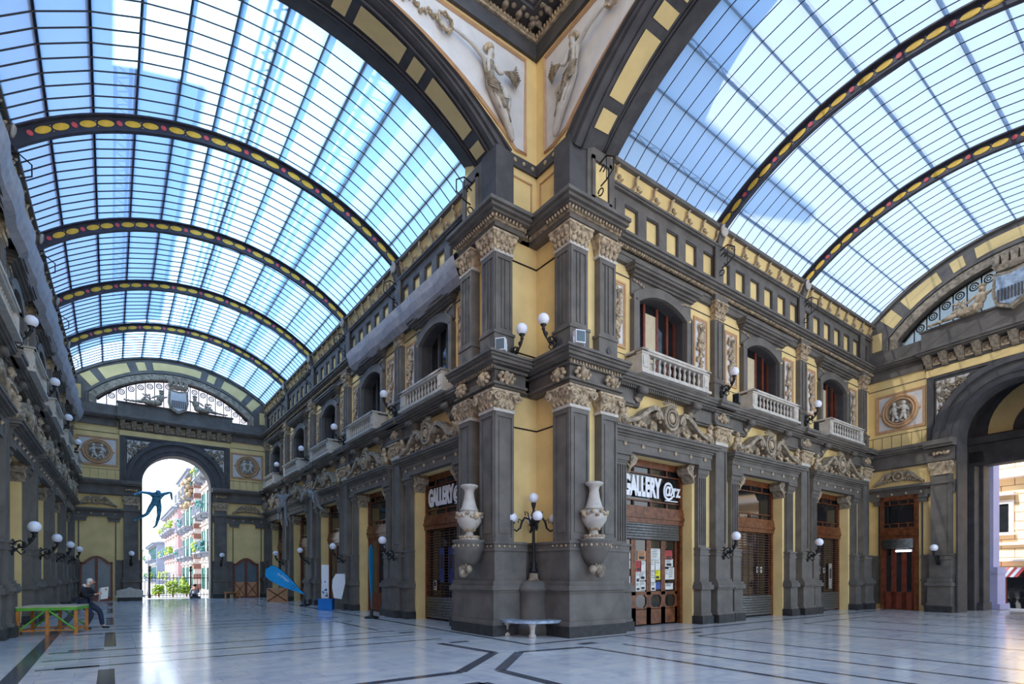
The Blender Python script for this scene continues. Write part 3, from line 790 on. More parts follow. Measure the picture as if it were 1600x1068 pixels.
def kit_rib():
    t = thing('arched_rib', '', 'roof rib')
    HV = 5.75; K = 36; us = [-HV+.02+(2*HV-.04)*i/K for i in range(K+1)]
    def sc_(u, dr):  # inward radial offset dr
        zc = ZCR-RV; a = math.asin(u/RV); return ((RV-dr)*sin(a), zc+(RV-dr)*cos(a))
    w = MB(); w.arcband(0, [sc_(u, .1) for u in us], [sc_(u, .42) for u in us], -.035, .035)
    w.obj('web', 'ribmetal', t)
    f = MB(); f.arcband(0, [sc_(u, .06) for u in us], [sc_(u, .1) for u in us], -.16, .16)
    f.arcband(0, [sc_(u, .42) for u in us], [sc_(u, .45) for u in us], -.07, .07)
    f.obj('flange', 'ribmetal', t)
    ov = MB().poly([(.2*cos(2*pi*i/16), .085*sin(2*pi*i/16)) for i in range(16)], -.05, .05).obj('yellow_oval', 'ribyellow', t)
    rd = MB().poly([(.07*cos(2*pi*i/12), .07*sin(2*pi*i/12)) for i in range(12)], -.055, .055).obj('red_disc', 'ribred', t)
    amax = math.asin(5.6/RV); n = 11; first = [True, True]
    for i in range(n):
        for kind, off in ((1, 0.0), (0, .3), (0, .7)):
            a = -amax+.05+(2*amax-.1)*(i+off)/(n-1)
            if a > amax: continue
            p = (RV-.26)*sin(a), 0, ZCR-RV+(RV-.26)*cos(a)
            src = rd if kind else ov
            if first[kind]: o = src; first[kind] = False
            else: o = src.copy(); COL.objects.link(o)
            o.parent = t; o.location = p; o.rotation_euler = (0, a, 0)
    x = MB()
    for i in range(n-1):
        a = -amax+.05+(2*amax-.1)*(i+.5)/(n-1)
        c = Vector(((RV-.26)*sin(a), 0, ZCR-RV+(RV-.26)*cos(a))); T = Vector((cos(a), 0, -sin(a))); N = Vector((sin(a), 0, cos(a)))
        for sg in (-1, 1): x.tube([c+T*.07+N*.07*sg, c-T*.07-N*.07*sg], .014, 4)
        for sg in (-1, 1): x.ell(c+N*.07*sg, (.03, .05, .02), a, 'Y', 6, 4)
    x.obj('lattice_cross', 'ribyellow', t)
    return t
rib = kit_rib()
for i, y in enumerate(FL.m[1:5]):
    place(rib, (LCX, y, 0), 0, f'dark arched iron rib with yellow ovals, {ORD[i]} one down the left wing', 'arched ribs of the left wing')
for i, x in enumerate(FR.m[1:3]):
    place(rib, (x, RCY, 0), pi/2, f'dark arched iron rib with yellow ovals, {ORD[i]} one down the right wing', 'arched ribs of the right wing')

# ------------------------------------------------------------------ gable end walls (local frame centred on the wall, half width 5.4)
def circ(cx, cz, r, a0, a1, k): return [(cx+r*cos(a0+(a1-a0)*i/k), cz+r*sin(a0+(a1-a0)*i/k)) for i in range(k+1)]
class G: pass
def build_gable(name, origin, rz, H, side, right):
    o3 = Vector(origin)
    def setl(o): o.location = origin; o.rotation_euler = (0, 0, rz); return o
    def T(nm, lab, cat): return thing(nm, f'{lab}, {side} end wall', cat, origin, rz)
    ar, zc = 1.88, 6.95
    y = MB()
    top = [(x, min(vz(max(-HS, min(HS, x)))+.02, 99)) for x in [-H+2*H*i/24 for i in range(25)]]
    # lower yellow wall with opening
    for sg in (-1, 1):
        a, b = sorted((sg*1.96, sg*H)); y.box(a, b, 0, .7, 0, zc)
    inner = circ(0, zc+.25, 1.96, pi, 0, 20)
    for i in range(20):
        (x0, z0), (x1, z1) = inner[i], inner[i+1]
        y.poly([(x0, z0), (x1, z1), (x1, 11.4), (x0, 11.4)], -.7, 0)
    for sg in (-1, 1):
        a, b = sorted((sg*1.96, sg*H)); y.box(a, b, 0, .7, zc, 11.4)
    struct(setl(y.obj('wall', 'yellow')), 'wall_'+name)
    # lunette wall (grey) around opening
    lh = 4.1
    Rl = 5.67; lz = 13.75-Rl
    lun = [(-lh, 11.7)]+[(x, lz+sqrt(Rl*Rl-x*x)) for x in [-lh+2*lh*i/24 for i in range(25)]]+[(lh, 11.7)]
    outer = [(-H, 11.7)]+[(x*H/lh, vz(max(-HS, min(HS, x*H/lh)))) for x in [-lh+2*lh*i/24 for i in range(25)]]+[(H, 11.7)]
    g = MB(); g.n(-H, H, -.5, .02, 11.4, 11.7)
    g.arcband(0, lun, outer, -.5, 0)
    # raised mouldings of the ring
    def ringc(e): return [(x*(1+e/lh), lz+(z-lz)*(1+e/Rl)) if z > 11.75 else (x*(1+e/lh), z) for x, z in lun]
    g.arcband(0, ringc(.42), ringc(.5), 0, .07)
    g.arcband(0, [(x*.965, z-.07 if z > 11.75 else z) for x, z in outer], outer, 0, .1)
    g.n(-H, H, 0, .05, 11.08, 11.7).n(-3.1, 3.1, 0, .3, 11.0, 11.95).n(-3.16, 3.16, 0, .36, 11.88, 11.95)
    struct(setl(g.obj('lunette_wall', 'grey')), 'wall_'+name+'_lunette')
    band = MB(); band.arcband(0, ringc(.04), ringc(.36), 0, .06)
    for sg in (-1, 1): pass
    struct(setl(band.obj('lunette_band', 'orn_grey')), 'trim_10')
    # yellow panels in the ring
    yp = MB()
    def rp(t0, t1, e0, e1):
        ang = lambda t: t
        A, B = [], []
        for i in range(7):
            t = t0+(t1-t0)*i/6
            A.append(((Rl+e0)*sin(t)*1.0, lz+(Rl+e0)*cos(t))); x = (Rl+e0)*sin(t)
            # outer side follows the vault minus margin
            dx, dz = sin(t), cos(t); r = Rl+e0
            while True:
                px, pz = dx*r, lz+dz*r
                if abs(px) > H-.3 or pz > vz(min(HS, abs(px)))-.3: break
                r += .02
            B.append((dx*r, lz+dz*r))
        yp.arcband(0, A, B, 0, .02)
    for t0, t1 in ((-.2, .2), (-.33, -.26), (.26, .33), (-.62, -.4), (.4, .62), (-.76, -.68), (.68, .76)): rp(t0*1.0, t1, .62, 0)
    for sg in (-1, 1): yp.n(*sorted((sg*(lh+.72), sg*(H-.22))), 0, .02, 11.85, 12.65)
    struct(setl(yp.obj('ring_panels', 'yellow')), 'trim_11')
    # glazing with iron bars
    lg = thing('window_1', None, None, origin, rz); lg['kind'] = 'structure'
    gl = MB(); k = len(lun)
    gl.add([(x, .3, z) for x, z in lun], [tuple(range(k))])
    gl.obj('pane', 'lunglassR' if right else 'lunglass', lg, fix=False)
    ib = MB()
    for i in range(1, 17):
        x = -lh+2*lh*i/17; zt = lz+sqrt(Rl*Rl-x*x)
        ib.tube([(x, .26, 11.7), (x, .26, zt)], .025, 4)
        for j in range(1):
            zz = zt-.28; xc = x+lh/17
            if abs(xc) < lh-.1:
                zz = lz+sqrt(Rl*Rl-min(abs(xc), lh-.3)**2)-.3
                ib.tube([(xc+.15*cos(a), .25, zz+.15*sin(a)) for a in [q*pi/5 for q in range(10)]], .028, 4, True)
                ib.tube([(xc+.07*cos(a), .25, zz+.07*sin(a)) for a in [q*pi/3 for q in range(6)]], .022, 4, True)
    ib.arcband(0, [(x*.98, z-.04) for x, z in lun[1:-1]], lun[1:-1], -.3, -.22)
    ib.obj('iron_tracery', 'iron', lg)
    # cornices
    c = MB()
    for a, b in ((-H, -3.1), (3.1, H)):
        c.n(a, b, 0, .08, 10.42, 10.85).n(a, b, 0, .25, 10.85, 10.92).n(a, b, 0, .36, 10.92, 11.0).n(a, b, 0, .42, 11.0, 11.08)
    c.n(-3.1, 3.1, 0, .5, 10.8, 10.86).n(-3.14, 3.14, 0, .62, 10.86, 10.95).n(-3.18, 3.18, 0, .68, 10.95, 11.05)
    c.n(-3.05, 3.05, 0, .12, 10.3, 10.8)
    for a, b in ((-H, -1.95), (1.95, H)):
        c.n(a, b, 0, .12, 6.3, 6.9).n(a, b, 0, .2, 6.34, 6.42).n(a, b, 0, .26, 6.9, 6.98).n(a, b, 0, .36, 6.98, 7.08).n(a, b, 0, .42, 7.08, 7.2)
        c.n(a, b, 0, .1, 5.0, 5.3).n(a, b, 0, .16, 5.3, 5.38).n(a, b, 0, .26, 5.38, 5.5)
        for qa, qb in ((1.95, 3.2), (4.86, H)): a_, b_ = sorted(((-1 if a < 0 else 1)*qa, (-1 if a < 0 else 1)*qb)); c.n(a_, b_, 0, .06, 0.25, 2.28).n(a_, b_, 0, .1, 2.28, 2.42).n(a_, b_, .06, .12, 1.28, 1.38)
    for sg in (-1, 1):
        a, b = sorted((sg*1.9, sg*2.95)); c.n(a, b, 0, .5, 7.0, 7.2).n(a, b, 0, .42, 6.9, 7.0)
        for q in (3.25, 4.85): c.n(*sorted((sg*(q-.28), sg*(q+.28))), 0, .12, 4.72, 5.0); c.n(*sorted((sg*(q-.33), sg*(q+.33))), 0, .18, 4.9, 5.0)
    struct(setl(c.obj('cornice', 'grey')), 'trim_12')
    # archivolt and spandrel panels in grey
    av = MB()
    for r0, r1, n in ((1.88, 2.1, .12), (2.1, 2.32, .17), (2.32, 2.5, .13), (2.5, 2.72, .24)):
        av.arcband(0, circ(0, zc+.25, r0, pi, 0, 28), circ(0, zc+.25, r1, pi, 0, 28), -.0, n)
    av.arcband(0, circ(0, zc+.25, 1.86, pi, 0, 28), circ(0, zc+.25, 1.9, pi, 0, 28), -.7, .1)
    for sg in (-1, 1):
        a, b = sorted((sg*2.72, sg*2.98)); av.n(a, b, 0, .1, 7.2, 9.85)
    av.n(-2.98, 2.98, 0, .1, 9.6+.25, 9.95)
    o_ = circ(0, zc+.25, 2.7, pi, 0, 28)
    for i in range(28):
        (x0, z0), (x1, z1) = o_[i], o_[i+1]
        av.poly([(x0, z0), (x1, z1), (x1, 9.86), (x0, 9.86)], 0, .05)
    for sg in (-1, 1):
        a, b = sorted((sg*1.86, sg*1.92)); av.n(a, b, -.7, .1, 0, 7.2)
    struct(setl(av.obj('archivolt', 'grey2')), 'trim_13')
    for sg, wd in ((-1, 'left'), (1, 'right')):
        t = T('spandrel_relief', f'pale leaf relief in the {wd} arch spandrel', 'relief')
        f = MB().poly([(sg*2.62, 8.3), (sg*2.62, 9.72), (sg*1.45, 9.72), (sg*1.9, 9.3), (sg*2.3, 8.85)][::sg], .05, .08).obj('field', 'field', t)
        b = MB(); rn = random.Random(5)
        for i in range(70):
            x = 1.6+rn.random(); lo_ = 9.72-max(.1, (x-1.35)*1.05); z = lo_+rn.random()*(9.65-lo_)
            b.ell((sg*x, -.1, z), (.06+.05*rn.random(), .04, .03+.03*rn.random()), rn.random()*3, 'Y', 6, 4)
        for q in range(3): b.tube([(sg*(2.35-.3*q+(.16-.012*i)*cos(i*.8)), -.14, 9.45-.28*(2-q)*.6+.28*.6*2*0+(.16-.012*i)*sin(i*.8)-.0) for i in range(11)], .03, 5)
        b.obj('carved_leaves', 'orn_grey', t)
        # medallion
        t = T('medallion_panel', f'round figure medallion in a square frame, {wd} part', 'relief')
        cx_ = sg*4.05; cz = 8.86; f = MB()
        for e0, e1, n in ((0, .06, .05), (.06, .12, .03)):
            f.n(cx_-1+e0, cx_-1+e1, 0, n, 8+e0, 9.72-e0).n(cx_+1-e1, cx_+1-e0, 0, n, 8+e0, 9.72-e0).n(cx_-1+e1, cx_+1-e1, 0, n, 8+e0, 8+e1).n(cx_-1+e1, cx_+1-e1, 0, n, 9.72-e1, 9.72-e0)
        f.obj('frame', 'pink', t)
        MB().n(cx_-.88, cx_+.88, 0, .012, 8.12, 9.6).obj('field', 'field', t)
        r = MB()
        for rr, w_, n in ((.68, .07, .07), (.56, .05, .1)):
            r.tube([(cx_+rr*cos(2*pi*i/28), -n*.6, cz+rr*sin(2*pi*i/28)) for i in range(28)], w_, 6, True)
        for q in (0, pi/2, pi, 1.5*pi): r.ell((cx_+.76*cos(q), -.05, cz+.7*sin(q)), (.07, .04, .07), 0, 'Y', 8, 4)
        r.obj('round_frame', 'pink', t)
        MB().poly([(cx_+.54*cos(2*pi*i/28), cz+.54*sin(2*pi*i/28)) for i in range(28)], 0, .03).obj('dark_ground', 'orn_grey', t)
        p = MB()
        for s2, lean in ((-1, .2), (1, -.2)):
            x = cx_+s2*.2
            blobs(p, [((x+s2*.0, -.12, cz+.32), (.085, .08, .1)), ((x, -.1, cz+.1), (.12, .09, .17), lean), ((x-s2*.02, -.1, cz-.1), (.12, .09, .1)), ((x-s2*.1, -.12, cz-.26), (.07, .07, .17), s2*.6), ((x+s2*.04, -.1, cz-.28), (.065, .06, .18), -s2*.2),
                      ((x-s2*.14, -.13, cz+.16), (.045, .05, .14), s2*1.1), ((x+s2*.13, -.1, cz+.06), (.045, .05, .15), -s2*.4), ((x-s2*.1, -.1, cz-.44), (.1, .06, .04))], 9, 6)
        p.obj('figure_relief', 'white_stone', t)
        # small pediment
        t = T('cartouche_ornament', f'low scroll ornament with shield above the {wd} door', 'relief')
        MB().n(*sorted((sg*3.0, sg*5.25)), 0, .02, 5.5, 6.3).obj('ground', 'yellow', t)
        p = MB(); x = sg*4.1
        p.tube([(x+.2*cos(2*pi*i/16), -.12, 5.95+.2*sin(2*pi*i/16)) for i in range(16)], .05, 6, True); p.ell((x, -.12, 5.95), (.1, .06, .1))
        for s2 in (-1, 1):
            p.ribbon([(x+s2*.25, 6.0), (x+s2*.4, 6.12), (x+s2*.55, 6.0), (x+s2*.75, 5.78), (x+s2*1.0, 5.62)], [.1, .12, .12, .1, .06], (.02, .16))
            vol(p, x+s2*.42, 5.98, .02, .16, .1)
            for i in range(8): p.ell((x+s2*(.2+.1*i), -.1, 5.66+.03*(8-i)*.6), (.07, .05, .06), i, 'Y', 6, 4)
        for i in range(5): leafy(p, x-.2+.1*i, 6.12, .12, .1, .16, 3)
        p.obj('carving', 'orn_grey', t)
        r0 = None
        for i in range(4):
            xx = sg*(3.2+i*.58)
            if r0 is None: r0 = MB().ell((0, 0, 0), (.06, .03, .06), 0, 'Y', 10, 5).obj('rosette', 'orn', t); r0.location = (xx, -.11, 5.16)
            else: dup(r0, (xx, -.11, 5.16), parent=t)
        # pilaster beside the arch
        t = T('arch_pilaster', f'grey pilaster on the {wd} of the archway', 'pilaster')
        x = sg*2.42
        MB().steps(.5, [(0, .46, 0, .27)], cx=x).obj('plinth', 'black_stone', t)
        MB().steps(.42, [(.03, .4, .27, .36), (0, .36, .36, 1.1), (.06, .45, 1.1, 1.24), (0, .38, 1.24, 1.4), (-.03, .28, 1.4, 2.2), (0, .32, 2.2, 2.26), (-.03, .3, 2.26, 2.38), (.01, .34, 2.38, 2.44)], cx=x).obj('pedestal', 'grey', t)
        MB().n(x-.36, x+.36, 0, .18, 2.44, 5.75).n(x-.36, x-.26, .18, .22, 2.44, 5.75).n(x+.26, x+.36, .18, .22, 2.44, 5.75).obj('shaft', 'grey', t)
        q = MB().taper(x-.34, x+.34, -.22, 0, 5.85, x-.42, x+.42, -.34, 0, 6.28).n(x-.38, x+.38, 0, .24, 5.75, 5.85)
        for s2 in (-1, 1): vol(q, x+s2*.34, 6.1, .1, .3, .12)
        for i in range(4): leafy(q, x-.2+.133*i, 5.95, .26, .14, .2, 3)
        for i in range(5): q.ell((x-.24+.12*i, -.2, 6.66), (.07, .06, .1), i, 'Y', 6, 4)
        q.obj('capital', 'orn', t)
    st = MB().n(-3.0, 3.0, 0, .1, 9.97, 10.28)
    struct(setl(st.obj('frieze_strip', 'yellow')), 'trim_14')
    sl = MB()
    for sg in (-1, 1):
        a, b = sorted((sg*2.98, sg*H)); sl.n(a, b, 0, .02, 10.0, 10.03).n(a, b, 0, .015, 7.82, 7.84)
        for i in range(6): sl.n(sg*(3.2+i*.4)-.006, sg*(3.2+i*.4)+.006, 0, .012, 7.2, 7.82)
        sl.n(*sorted((sg*3.15, sg*3.2)), 0, .04, 2.42, 4.7).n(*sorted((sg*4.9, sg*4.95)), 0, .04, 2.42, 4.7)
    struct(setl(sl.obj('string_line', 'grey2')), 'trim_15')
    # modillions
    t = T('modillion_cornice', 'row of carved blocks under the projecting cornice', 'cornice')
    m = MB().taper(-.1, .1, -.2, 0, 10.32, -.13, .13, -.55, 0, 10.8); leafy(m, 0, 10.4, .3, .2, .3, 3)
    m0 = m.obj('modillion', 'orn_grey', t); m0.location = (-2.85, 0, 0)
    f_ = MB().n(-.14, .14, .1, .22, 10.4, 10.74); f_.ell((0, -.23, 10.57), (.1, .04, .12), 0, 'Y', 8, 4)
    f0 = f_.obj('carved_panel', 'orn', t); f0.location = (-2.57, 0, 0)
    for i in range(1, 11): dup(m0, (-2.85+i*.57, 0, 0), parent=t)
    for i in range(1, 10): dup(f0, (-2.57+i*.57, 0, 0), parent=t)
    # coat of arms + reclining figures
    t = T('coat_of_arms', 'grey shield with a crenellated crown', 'statue')
    s_ = [(-.52, 13.1), (-.56, 12.3), (-.45, 11.85), (0, 11.6), (.45, 11.85), (.56, 12.3), (.52, 13.1), (0, 13.0)]
    MB().poly(s_, .35, .62).obj('shield_rim', 'orn_grey', t)
    s2_ = [(x*.78, 12.35+(z-12.35)*.8) for x, z in s_]
    MB().poly(s2_, .6, .66).obj('shield_face', 'marble' if right else 'field', t)
    p = MB()
    for i in range(8): p.n(-.36+.1*i, -.31+.1*i, .66, .7, 11.95, 12.4)
    p.obj('shield_stripes', 'grey2', t)
    cr = MB().taper(-.42, .42, -.6, -.3, 13.15, -.55, .55, -.7, -.25, 13.35)
    for i in range(4): cr.taper(-.5+.27*i, -.32+.27*i, -.66, -.4, 13.3, -.55+.29*i, -.31+.29*i, -.7, -.36, 13.72)
    cr.obj('crown', 'orn_grey', t)
    for sg, wd in ((-1, 'left'), (1, 'right')):
        t = T('reclining_statue', f'reclining stone figure leaning on the shield, {wd} side', 'statue')
        b = MB()
        blobs(b, [((sg*.9, -.5, 12.75), (.12, .13, .15)), ((sg*.95, -.5, 12.4), (.2, .16, .28), -sg*.25), ((sg*1.1, -.5, 12.12), (.26, .18, .2)), ((sg*1.45, -.5, 12.1), (.34, .14, .14), sg*.1), ((sg*1.95, -.5, 12.05), (.36, .11, .1), sg*.08),
                  ((sg*1.4, -.42, 12.02), (.4, .2, .1)), ((sg*2.35, -.5, 12.02), (.14, .07, .07)), ((sg*.75, -.52, 12.5), (.2, .06, .06), sg*.4), ((sg*1.25, -.55, 12.45), (.22, .06, .06), sg*.6), ((sg*1.5, -.55, 12.3), (.07, .06, .12)),
                  ((sg*1.75, -.45, 12.18), (.2, .12, .14)), ((sg*.9, -.5, 12.88), (.15, .14, .07))], 10, 7)
        b.obj('body', 'orn_grey' if not right else 'orn', t)
        h = MB()
        for i in range(7): h.ell((sg*(1.5+.05*i), -.5, 12.45+.1*sin(i*2.2)), (.05, .04, .11), i*.9, 'Y', 6, 4)
        for i in range(6): h.ell((sg*(2.3+.09*i), -.45, 12.02+.04*sin(i*3)), (.06, .06, .07), i, 'Y', 6, 4)
        h.obj('leaf_sheaf', 'orn', t)
    return setl
gl = build_gable('left_end', (LCX, 40.5, 0), 0, 5.45, 'left wing', False)
gcx = 28.6-math.sin(TG)*5.4; gcy = 10.65-math.cos(TG)*5.4
GR = -pi/2-TG
gr = build_gable('right_end', (gcx, gcy, 0), GR, 5.45, 'right wing', True)
def gpt(x, n, z=0.0):   # right gable local -> world
    return Vector((gcx, gcy, 0))+Matrix.Rotation(GR, 3, 'Z')@Vector((x, -n, z))
# gable doors -----------------------------------------------------
def arched_door(x, boards, name):
    t = thing('door', None, None, (LCX, 40.5, 0), 0); t['kind'] = 'structure'
    hw = .78; n = 24
    top = [(xx, 2.28+.38*max(0, cos(xx/hw*pi*.62))**1.0) for xx in [-hw+2*hw*i/n for i in range(n+1)]]
    inn = [(xx*.86, z-.13) for xx, z in top]
    f = MB(); f.arcband(x, inn, top, .06, .2)
    f.n(x-hw, x-hw*.86, .06, .2, 0, 2.3).n(x+hw*.86, x+hw, .06, .2, 0, 2.3).n(x-.07, x+.07, .06, .18, 0, 2.55).n(x-hw, x+hw, .06, .16, 0, .22).n(x-hw, x+hw, .06, .16, .9, 1.0) if boards else f.n(x-hw, x-hw*.86, .06, .2, 0, 2.3).n(x+hw*.86, x+hw, .06, .2, 0, 2.3).n(x-.07, x+.07, .06, .18, 0, 2.55).n(x-hw, x+hw, .06, .16, 0, .25)
    f.obj('frame', 'redwood', t)
    g = MB(); g.add([(x+xx, -.09, z) for xx, z in inn]+[(x+.67, -.09, .2), (x-.67, -.09, .2)], [tuple(range(n+3))])
    g.obj('pane', 'pane_grey', t, fix=False)
    if boards:
        for sg in (-1, 1):
            a, b = sorted((x+sg*.08, x+sg*.68)); o = MB().n(a, b, .12, .17, .1, 1.05).obj('plywood_board', 'crate', t)
            MB().tube([(a, -.19, .15), (b, -.19, 1.0)], .02, 4).tube([(b, -.19, .15), (a, -.19, 1.0)], .02, 4).obj('cross_brace', 'redwood', o)
    MB().ell((x+.1, -.2, 1.05), (.03, .03, .03)).obj('knob', 'orn', t)
arched_door(-4.1, False, 'a'); arched_door(3.95, True, 'b')
dR = kit_shop(.74, 'wood')
for o in list(kids(dR)): pass
sh_ = MB(); [sh_.tube([(-.62, .3, 3.1-.085*i), (.62, .3, 3.1-.085*i)], .05, 8) for i in range(5)]; sh_.obj('rolled_shutter', 'steel', dR)
dR.location = gpt(-4.02, .6); dR.rotation_euler = (0, 0, GR); dR.name = 'door_2'
ld = thing('ceiling_light', 'fluorescent tube glowing inside the dark doorway of the right end wall', 'lamp', gpt(-3.8, .24, 2.62), GR)
m_em = bpy.data.materials.new('glowing tube'); m_em.use_nodes = True
m_em.node_tree.nodes['Principled BSDF'].inputs['Emission Color'].default_value = (.75, .9, 1, 1); m_em.node_tree.nodes['Principled BSDF'].inputs['Emission Strength'].default_value = 3
MB().box(-.3, .3, -.06, -.02, -.04, .02).obj('tube', m_em, ld)
MB().box(-.33, .33, -.02, .02, -.06, .05).obj('housing', 'white', ld)

# vestibule behind the right archway
v = MB()
for sg in (-1, 1): v.box(*sorted((sg*2.6, sg*3.0)), .7, 3.2, 0, 7.3); v.box(*sorted((sg*1.95, sg*2.6)), .7, .75, 0, 7.3)
v.arcband(0, circ(0, 7.3, 2.6, pi, 0, 16), circ(0, 7.3, 3.0, pi, 0, 16), -3.2, -.7)
for sg in (-1, 1):
    v.box(*sorted((sg*2.07, sg*2.6)), 2.7, 3.3, .35, 7.0); v.box(*sorted((sg*2.0, sg*2.6)), 2.5, 3.3, 0, .35); v.box(*sorted((sg*2.2, sg*2.6)), 2.2, 2.7, 0, 6.3)
v.box(-2.6, 2.6, 2.7, 3.3, 6.35, 7.3).box(-2.6, 2.6, 2.55, 3.3, 7.3, 7.6).box(-2.6, 2.6, 2.62, 2.7, 6.35, 6.5)
h_ = circ(0, 7.3, 2.6, pi, 0, 16)
for p, q in zip(h_[:-1], h_[1:]): v.poly([p, q, (q[0], 7.3), (p[0], 7.3)], -3.3, -3.1)
vo = v.obj('vestibule', 'grey2'); vo.location = (gcx, gcy, 0); vo.rotation_euler = (0, 0, GR); struct(vo, 'wall_vestibule')
v = MB()
v.arcband(0, circ(0, 7.75, 1.2, pi, 0, 20), circ(0, 7.75, 2.05, pi, 0, 20), -3.1, -3.05)
for a0 in (.35, .8, 2.0, 2.5):
    v.arcband(0, circ(0, 7.3, 2.5, a0, a0+.26, 4), circ(0, 7.3, 2.58, a0, a0+.26, 4), -2.0, -1.0)
vo = v.obj('vestibule_panels', 'yellow'); vo.location = (gcx, gcy, 0); vo.rotation_euler = (0, 0, GR); struct(vo, 'trim_16')
# portal lining behind left archway
v = MB()
for sg in (-1, 1): v.box(*sorted((sg*1.9, sg*2.4)), .7, 1.3, 0, 7.2)
v.arcband(0, circ(0, 7.2, 1.9, pi, 0, 16), circ(0, 7.2, 2.4, pi, 0, 16), -1.3, -.7)
vo = v.obj('portal', 'grey2'); vo.location = (LCX, 40.5, 0); struct(vo, 'wall_portal')
lamps_g = kits['LL']
place(lamps_g, (LCX-2.42, 40.5-.3, 0), 0, 'low wall lamp with white globe on the left of the far archway')
place(lamps_g, (LCX+2.42, 40.5-.3, 0), 0, 'low wall lamp with white globe on the right of the far archway')
p_ = gpt(-2.42, .3); place(lamps_g, p_, GR, 'low wall lamp with white globe beside the right end archway', scale=(1, 1, .95))

# ------------------------------------------------------------------ corner pier and crossing
core = MB()
def prism(mb, pts, z0, z1):
    k = len(pts); mb.add([(x, y, z0) for x, y in pts]+[(x, y, z1) for x, y in pts], [tuple(range(k))[::-1], tuple(range(k, 2*k))]+[(i, (i+1) % k, (i+1) % k+k, i+k) for i in range(k)])
PX = [(8.3, 13.55), (8.3, 11.87), (9.6, 11.87), (9.6, 10.45), (11.2, 10.45), (11.2, 13.55)]
prism(core, PX, 0, 17.5)
struct(core.obj('wall', 'yellow'), 'wall_corner')
def pierblock(mb, e, z0, z1):    # stepped mouldings that follow the pier plan, e = projection
    mb.box(8.3-.3-e, 9.0, 11.87-.27-e, 13.4+min(e, .1), z0, z1)      # left leg
    mb.box(9.6-.27-e, 11.1+min(e, .1), 10.45-.25-e, 12.2, z0, z1)    # right leg
    mb.box(8.5, 9.6, 11.87-e*.7, 12.0, z0, z1); mb.box(9.6-e*.7, 9.8, 10.8, 12.0, z0, z1)
def thing_pier():
    t = thing('corner_pier_base', 'massive grey corner pier pedestal with black base', 'pedestal')
    m = MB(); pierblock(m, .2, 0, .28); m.obj('plinth', 'black_stone', t)
    m = MB(); pierblock(m, .18, .28, .4); pierblock(m, .12, .4, 1.12); pierblock(m, .15, 1.12, 1.18); pierblock(m, .2, 1.18, 1.3); pierblock(m, .14, 1.3, 1.42); pierblock(m, .03, 1.42, 2.2)
    pierblock(m, .07, 2.2, 2.26); pierblock(m, .04, 2.26, 2.38); pierblock(m, .08, 2.38, 2.44); m.obj('pedestal', 'grey', t)
    b = MB()
    for i in range(9): b.ell((7.95, 11.7+.19*i, 2.32), (.02, .04, .04), 0, 'Y', 6, 4); b.ell((9.45+.19*i, 10.15, 2.32), (.04, .02, .04), 0, 'Y', 6, 4)
    for i in range(4): b.ell((8.1+.17*i, 11.55, 2.32), (.04, .02, .04), 0, 'Y', 6, 4); b.ell((9.28, 10.3+.17*i, 2.32), (.02, .04, .04), 0, 'Y', 6, 4)
    b.obj('bead_band', 'orn', t)
thing_pier()
